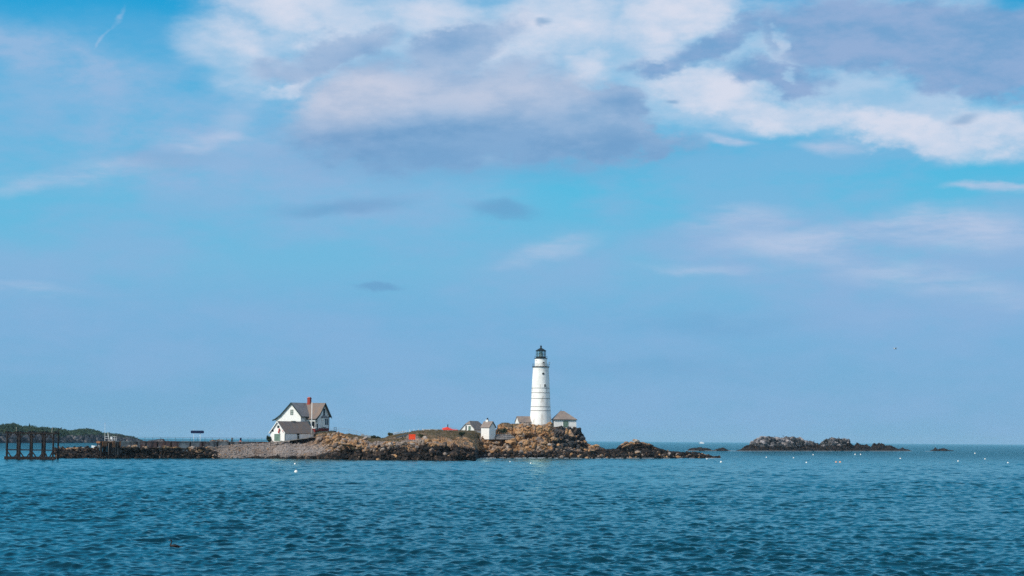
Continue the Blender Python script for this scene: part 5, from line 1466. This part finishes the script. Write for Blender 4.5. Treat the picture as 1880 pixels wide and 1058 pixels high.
# ---------------------------------------------------------------- birds
def skin_chain(name, pts, rad, mat, parent, sub=2):
    """tapered continuous body swept along joints"""
    n = 10; P_ = [np.array(p, float) for p in pts]; vs = []; 
    # resample with catmull-rom
    Q_ = []; RR = []
    for i in range(len(P_) - 1):
        a, b, c, d = P_[max(i - 1, 0)], P_[i], P_[i + 1], P_[min(i + 2, len(P_) - 1)]
        for f in np.linspace(0, 1, 5)[:-1]:
            Q_.append(.5 * ((2 * b) + (c - a) * f + (2 * a - 5 * b + 4 * c - d) * f ** 2 + (3 * b - a - 3 * c + d) * f ** 3)); RR.append(rad[i] * (1 - f) + rad[i + 1] * f)
    Q_.append(P_[-1]); RR.append(rad[-1])
    for i, q in enumerate(Q_):
        d = Q_[min(i + 1, len(Q_) - 1)] - Q_[max(i - 1, 0)]; d /= np.linalg.norm(d)
        s = np.array([0, 1.0, 0]); u = np.cross(s, d); u /= np.linalg.norm(u)
        vs += [q + (s * math.cos(t) + u * math.sin(t)) * RR[i] for t in np.arange(n) * 2 * math.pi / n]
    k = len(Q_)
    fs = [(i * n + j, i * n + (j + 1) % n, (i + 1) * n + (j + 1) % n, (i + 1) * n + j) for i in range(k - 1) for j in range(n)] + [tuple(range(n)), tuple(range((k - 1) * n, k * n))]
    return MB().add(vs, fs).build(name, mat, parent, smooth=True)
def swimming_cormorant():
    g = G(317, 1005.6)
    t = thing('swimming_cormorant', 'black cormorant swimming low in the water with raised neck, bill to the left', 'bird', [g[0], g[1], sea_z(g) + .03], 0)
    k = 1.0
    skin_chain('body', [(.44, 0, -.02), (.30, 0, .01), (.12, 0, .02), (-.06, 0, .02), (-.12, 0, .09), (-.09, 0, .18), (-.06, 0, .26), (-.08, 0, .325), (-.13, 0, .345), (-.17, 0, .34)],
               [.015, .06, .095, .085, .052, .034, .03, .036, .034, .014], MT['feather'], t)
    MB().tube((-.165, 0, .34), (-.25, 0, .33), .013, .005, 6).build('bill', MT['bill'], t)
    MB().hexa([(.36, -.05, -.02), (.56, -.07, -.03), (.56, .07, -.03), (.36, .05, -.02), (.36, -.05, .02), (.56, -.07, -.005), (.56, .07, -.005), (.36, .05, .02)]).build('tail', MT['feather'], t)
swimming_cormorant()
def standing_cormorant(loc, label, rz, s=1.0, group='cormorants perched on the rocks'):
    t = thing('perched_cormorant', label, 'bird', loc, rz, group)
    skin_chain('body', [(.28, 0, .10), (.14, 0, .26), (.02, 0, .44), (-.04, 0, .60), (-.02, 0, .74), (-.04, 0, .84), (-.10, 0, .86)], [.02, .10, .125, .075, .042, .045, .02], MT['feather'], t)
    MB().tube((-.09, 0, .86), (-.20, 0, .87), .014, .006, 6).build('bill', MT['bill'], t)
    for y_ in (-.05, .05): MB().tube((.03, y_, -.1), (.03, y_, .34), .022, .03, 6).build('leg', MT['feather'], t)
    t.scale = (s,) * 3
    return t
bird_at = []
def islet_top(px, top): return P(px, top, G(px, 828.2)[1] + 31)
CB = [(1437.6, 801.6, 1.6, 'tallest cormorant on the highest part of the guano-covered islet'), (1422, 802.4, 1.2, 'cormorant on the left summit of the islet, left of the tallest one'), (1459, 803.2, 1.2, 'cormorant at the right end of the left summit of the islet'),
      (1483, 809.4, 1.3, 'cormorant standing in the saddle of the islet, left one of two'), (1494.4, 811.5, 1.7, 'large dark cormorant in the saddle of the islet, right one of two'), (1374.5, 819, 1.1, 'cormorant on the low left shoulder of the islet'),
      (1392, 806, 1.1, 'cormorant on the left brow of the islet'), (1410, 803, 1.0, 'cormorant between the left brow and the summit of the islet'), (1523, 805, 1.1, 'cormorant on the second hump of the islet, at its left'),
      (1539.6, 804, 1.4, 'cormorant at the cleft in the second hump of the islet'), (1554, 807, 1.1, 'cormorant at the right end of the second hump of the islet'), (1573, 814, 1.1, 'cormorant on the small pinnacle right of the second hump'), (1614.5, 814.2, 1.1, 'cormorant on the dark dome right of the pinnacle')]
cp0 = None
for i, (x, y, s, lab) in enumerate(CB):
    loc = islet_top(x, y + .6)
    if cp0 is None: cp0 = standing_cormorant(loc, lab, .3, s)
    else:
        q = dup(cp0, loc, lab, rz=i * 2.1); q.scale = (s,) * 3
for x, y, lab in ((1182, 815.5, 'cormorant on the dark ridge just right of the pale domed boulder, leftmost of three'), (1188, 817, 'middle of three cormorants on the dark ridge beside the pale domed boulder'), (1193.5, 818.6, 'rightmost and lowest of three cormorants on the dark ridge by the pale boulder')):
    q = dup(cp0, P(x, y, 727), lab, rz=x); q.scale = (1.0,) * 3
def gull(loc, label, rz, flying=False, s=1.0):
    t = thing('gull', label, 'bird', loc, rz, None if flying else 'gulls resting on the islet')
    skin_chain('body', [(.30, 0, .0), (.16, 0, .02), (0, 0, .03), (-.14, 0, .05), (-.2, 0, .1 if not flying else .06), (-.27, 0, .12 if not flying else .06)], [.01, .06, .085, .06, .045, .02], MT['white_feather'], t)
    for sy in (-1, 1):
        if flying:
            MB().hexa([(-.10, sy * .05, .05), (.10, sy * .05, .05), (.06, sy * .35, .20), (-.12, sy * .35, .20), (-.10, sy * .05, .07), (.10, sy * .05, .07), (.06, sy * .35, .215), (-.12, sy * .35, .215)]).add(
                [(-.12, sy * .35, .20), (.06, sy * .35, .20), (.12, sy * .72, .12), (-.12, sy * .35, .215), (.06, sy * .35, .215), (.12, sy * .72, .128)], [(0, 1, 2), (3, 4, 5), (0, 1, 4, 3), (1, 2, 5, 4), (2, 0, 3, 5)]).build('wing', MT['steel'], t)
        else:
            MB().hexa([(-.10, sy * .075, .0), (.34, sy * .03, .0), (.34, sy * .05, .0), (-.10, sy * .1, .0), (-.10, sy * .07, .08), (.34, sy * .03, .03), (.34, sy * .05, .03), (-.10, sy * .09, .08)]).build('wing', MT['steel'], t)
    MB().tube((-.26, 0, .12 if not flying else .06), (-.33, 0, .11 if not flying else .05), .014, .006, 5).build('bill', MT['bill'], t)
    t.scale = (s,) * 3
    return t
gull(P(1643.5, 641, 300), 'lone gull flying in the open sky to the right of the lighthouse', .4, True, 1.0)
g0 = None
for i, (x, y, lab) in enumerate([(1400, 804.5, 'white gull on the upper left slope of the islet'), (1430, 803.4, 'white gull on the islet summit, left of the tallest cormorant'), (1449, 803.2, 'white gull on the islet summit, right of the tallest cormorant'), (1464, 805, 'white gull at the right brow of the islet summit'),
                                 (1513, 809, 'white gull on the left flank of the second hump'), (1530, 805.5, 'white gull on top of the second hump, left of its cleft'), (1547, 805.6, 'white gull on top of the second hump, right of its cleft')]):
    loc = islet_top(x, y) + [0, -.5, .3]
    if g0 is None: g0 = gull(loc, lab, 1.0, s=1.5)
    else:
        q = dup(g0, loc, lab, rz=i * 1.7); q.scale = (1.5,) * 3

# ---------------------------------------------------------------- surf at the rocks
def surf():
    rs = np.random.RandomState(5); vs = []; fs = []; off = 0
    m, n, b = new_mat('surf_foam', .9); b.inputs['Base Color'].default_value = (.46, .52, .56, 1)
    def patch(px, py, L_, W_):
        nonlocal off
        g = G(px, py); k = 14; x = np.linspace(-L_ / 2, L_ / 2, k)
        w1 = W_ * (.3 + rs.rand(k)) * np.sin(np.linspace(.1, math.pi - .1, k)); yy = rs.normal(0, .3, k).cumsum() * .3
        a = np.stack([g[0] + x, g[1] + yy - w1, np.full(k, .13)], 1); c = np.stack([g[0] + x, g[1] + yy + w1, np.full(k, .2)], 1)
        vs.append(a); vs.append(c); fs.append(np.array([[off + i, off + i + 1, off + k + i + 1, off + k + i] for i in range(k - 1)])); off += 2 * k
    for _ in range(80):
        px = rs.uniform(882, 1125); patch(px, 841.9 + rs.uniform(-.3, .5), rs.uniform(.3, 1.5), rs.uniform(.1, .5))
    for _ in range(14): patch(rs.uniform(1130, 1310), 842.2, rs.uniform(.6, 2.8), rs.uniform(.2, .7))
    for px, L_ in ((1160, 4), (1183, 1.5), (1312, 4.5), (1300, 2)): patch(px, 842.2, L_, .6)
    for _ in range(60): patch(rs.uniform(1352, 1672), 828.7, rs.uniform(2, 9), rs.uniform(1, 3))
    for _ in range(12): patch(rs.uniform(1264, 1345), 828.4, rs.uniform(2, 6), 1.5)
    patch(1343, 828.3, 5, 2.5); patch(1705, 829, 6, 2)
    tag(np_mesh('surf_foam', np.vstack(vs), np.vstack(fs), m), kind='stuff')
surf()

# ---------------------------------------------------------------- sea haze
def haze():
    m = bpy.data.materials.new('haze_air'); m.use_nodes = True; t_ = m.node_tree; t_.nodes.clear()
    v = t_.nodes.new('ShaderNodeVolumePrincipled'); v.inputs['Color'].default_value = (.50, .80, .98, 1); v.inputs['Density'].default_value = 0.000025
    v.inputs['Anisotropy'].default_value = .0
    o = t_.nodes.new('ShaderNodeOutputMaterial'); t_.links.new(v.outputs[0], o.inputs['Volume'])
    b = MB(); b.box(-22000, 22000, -22000, 22000, -3.5, 62)
    h = b.build('haze', m); tag(h, kind='stuff')
haze()
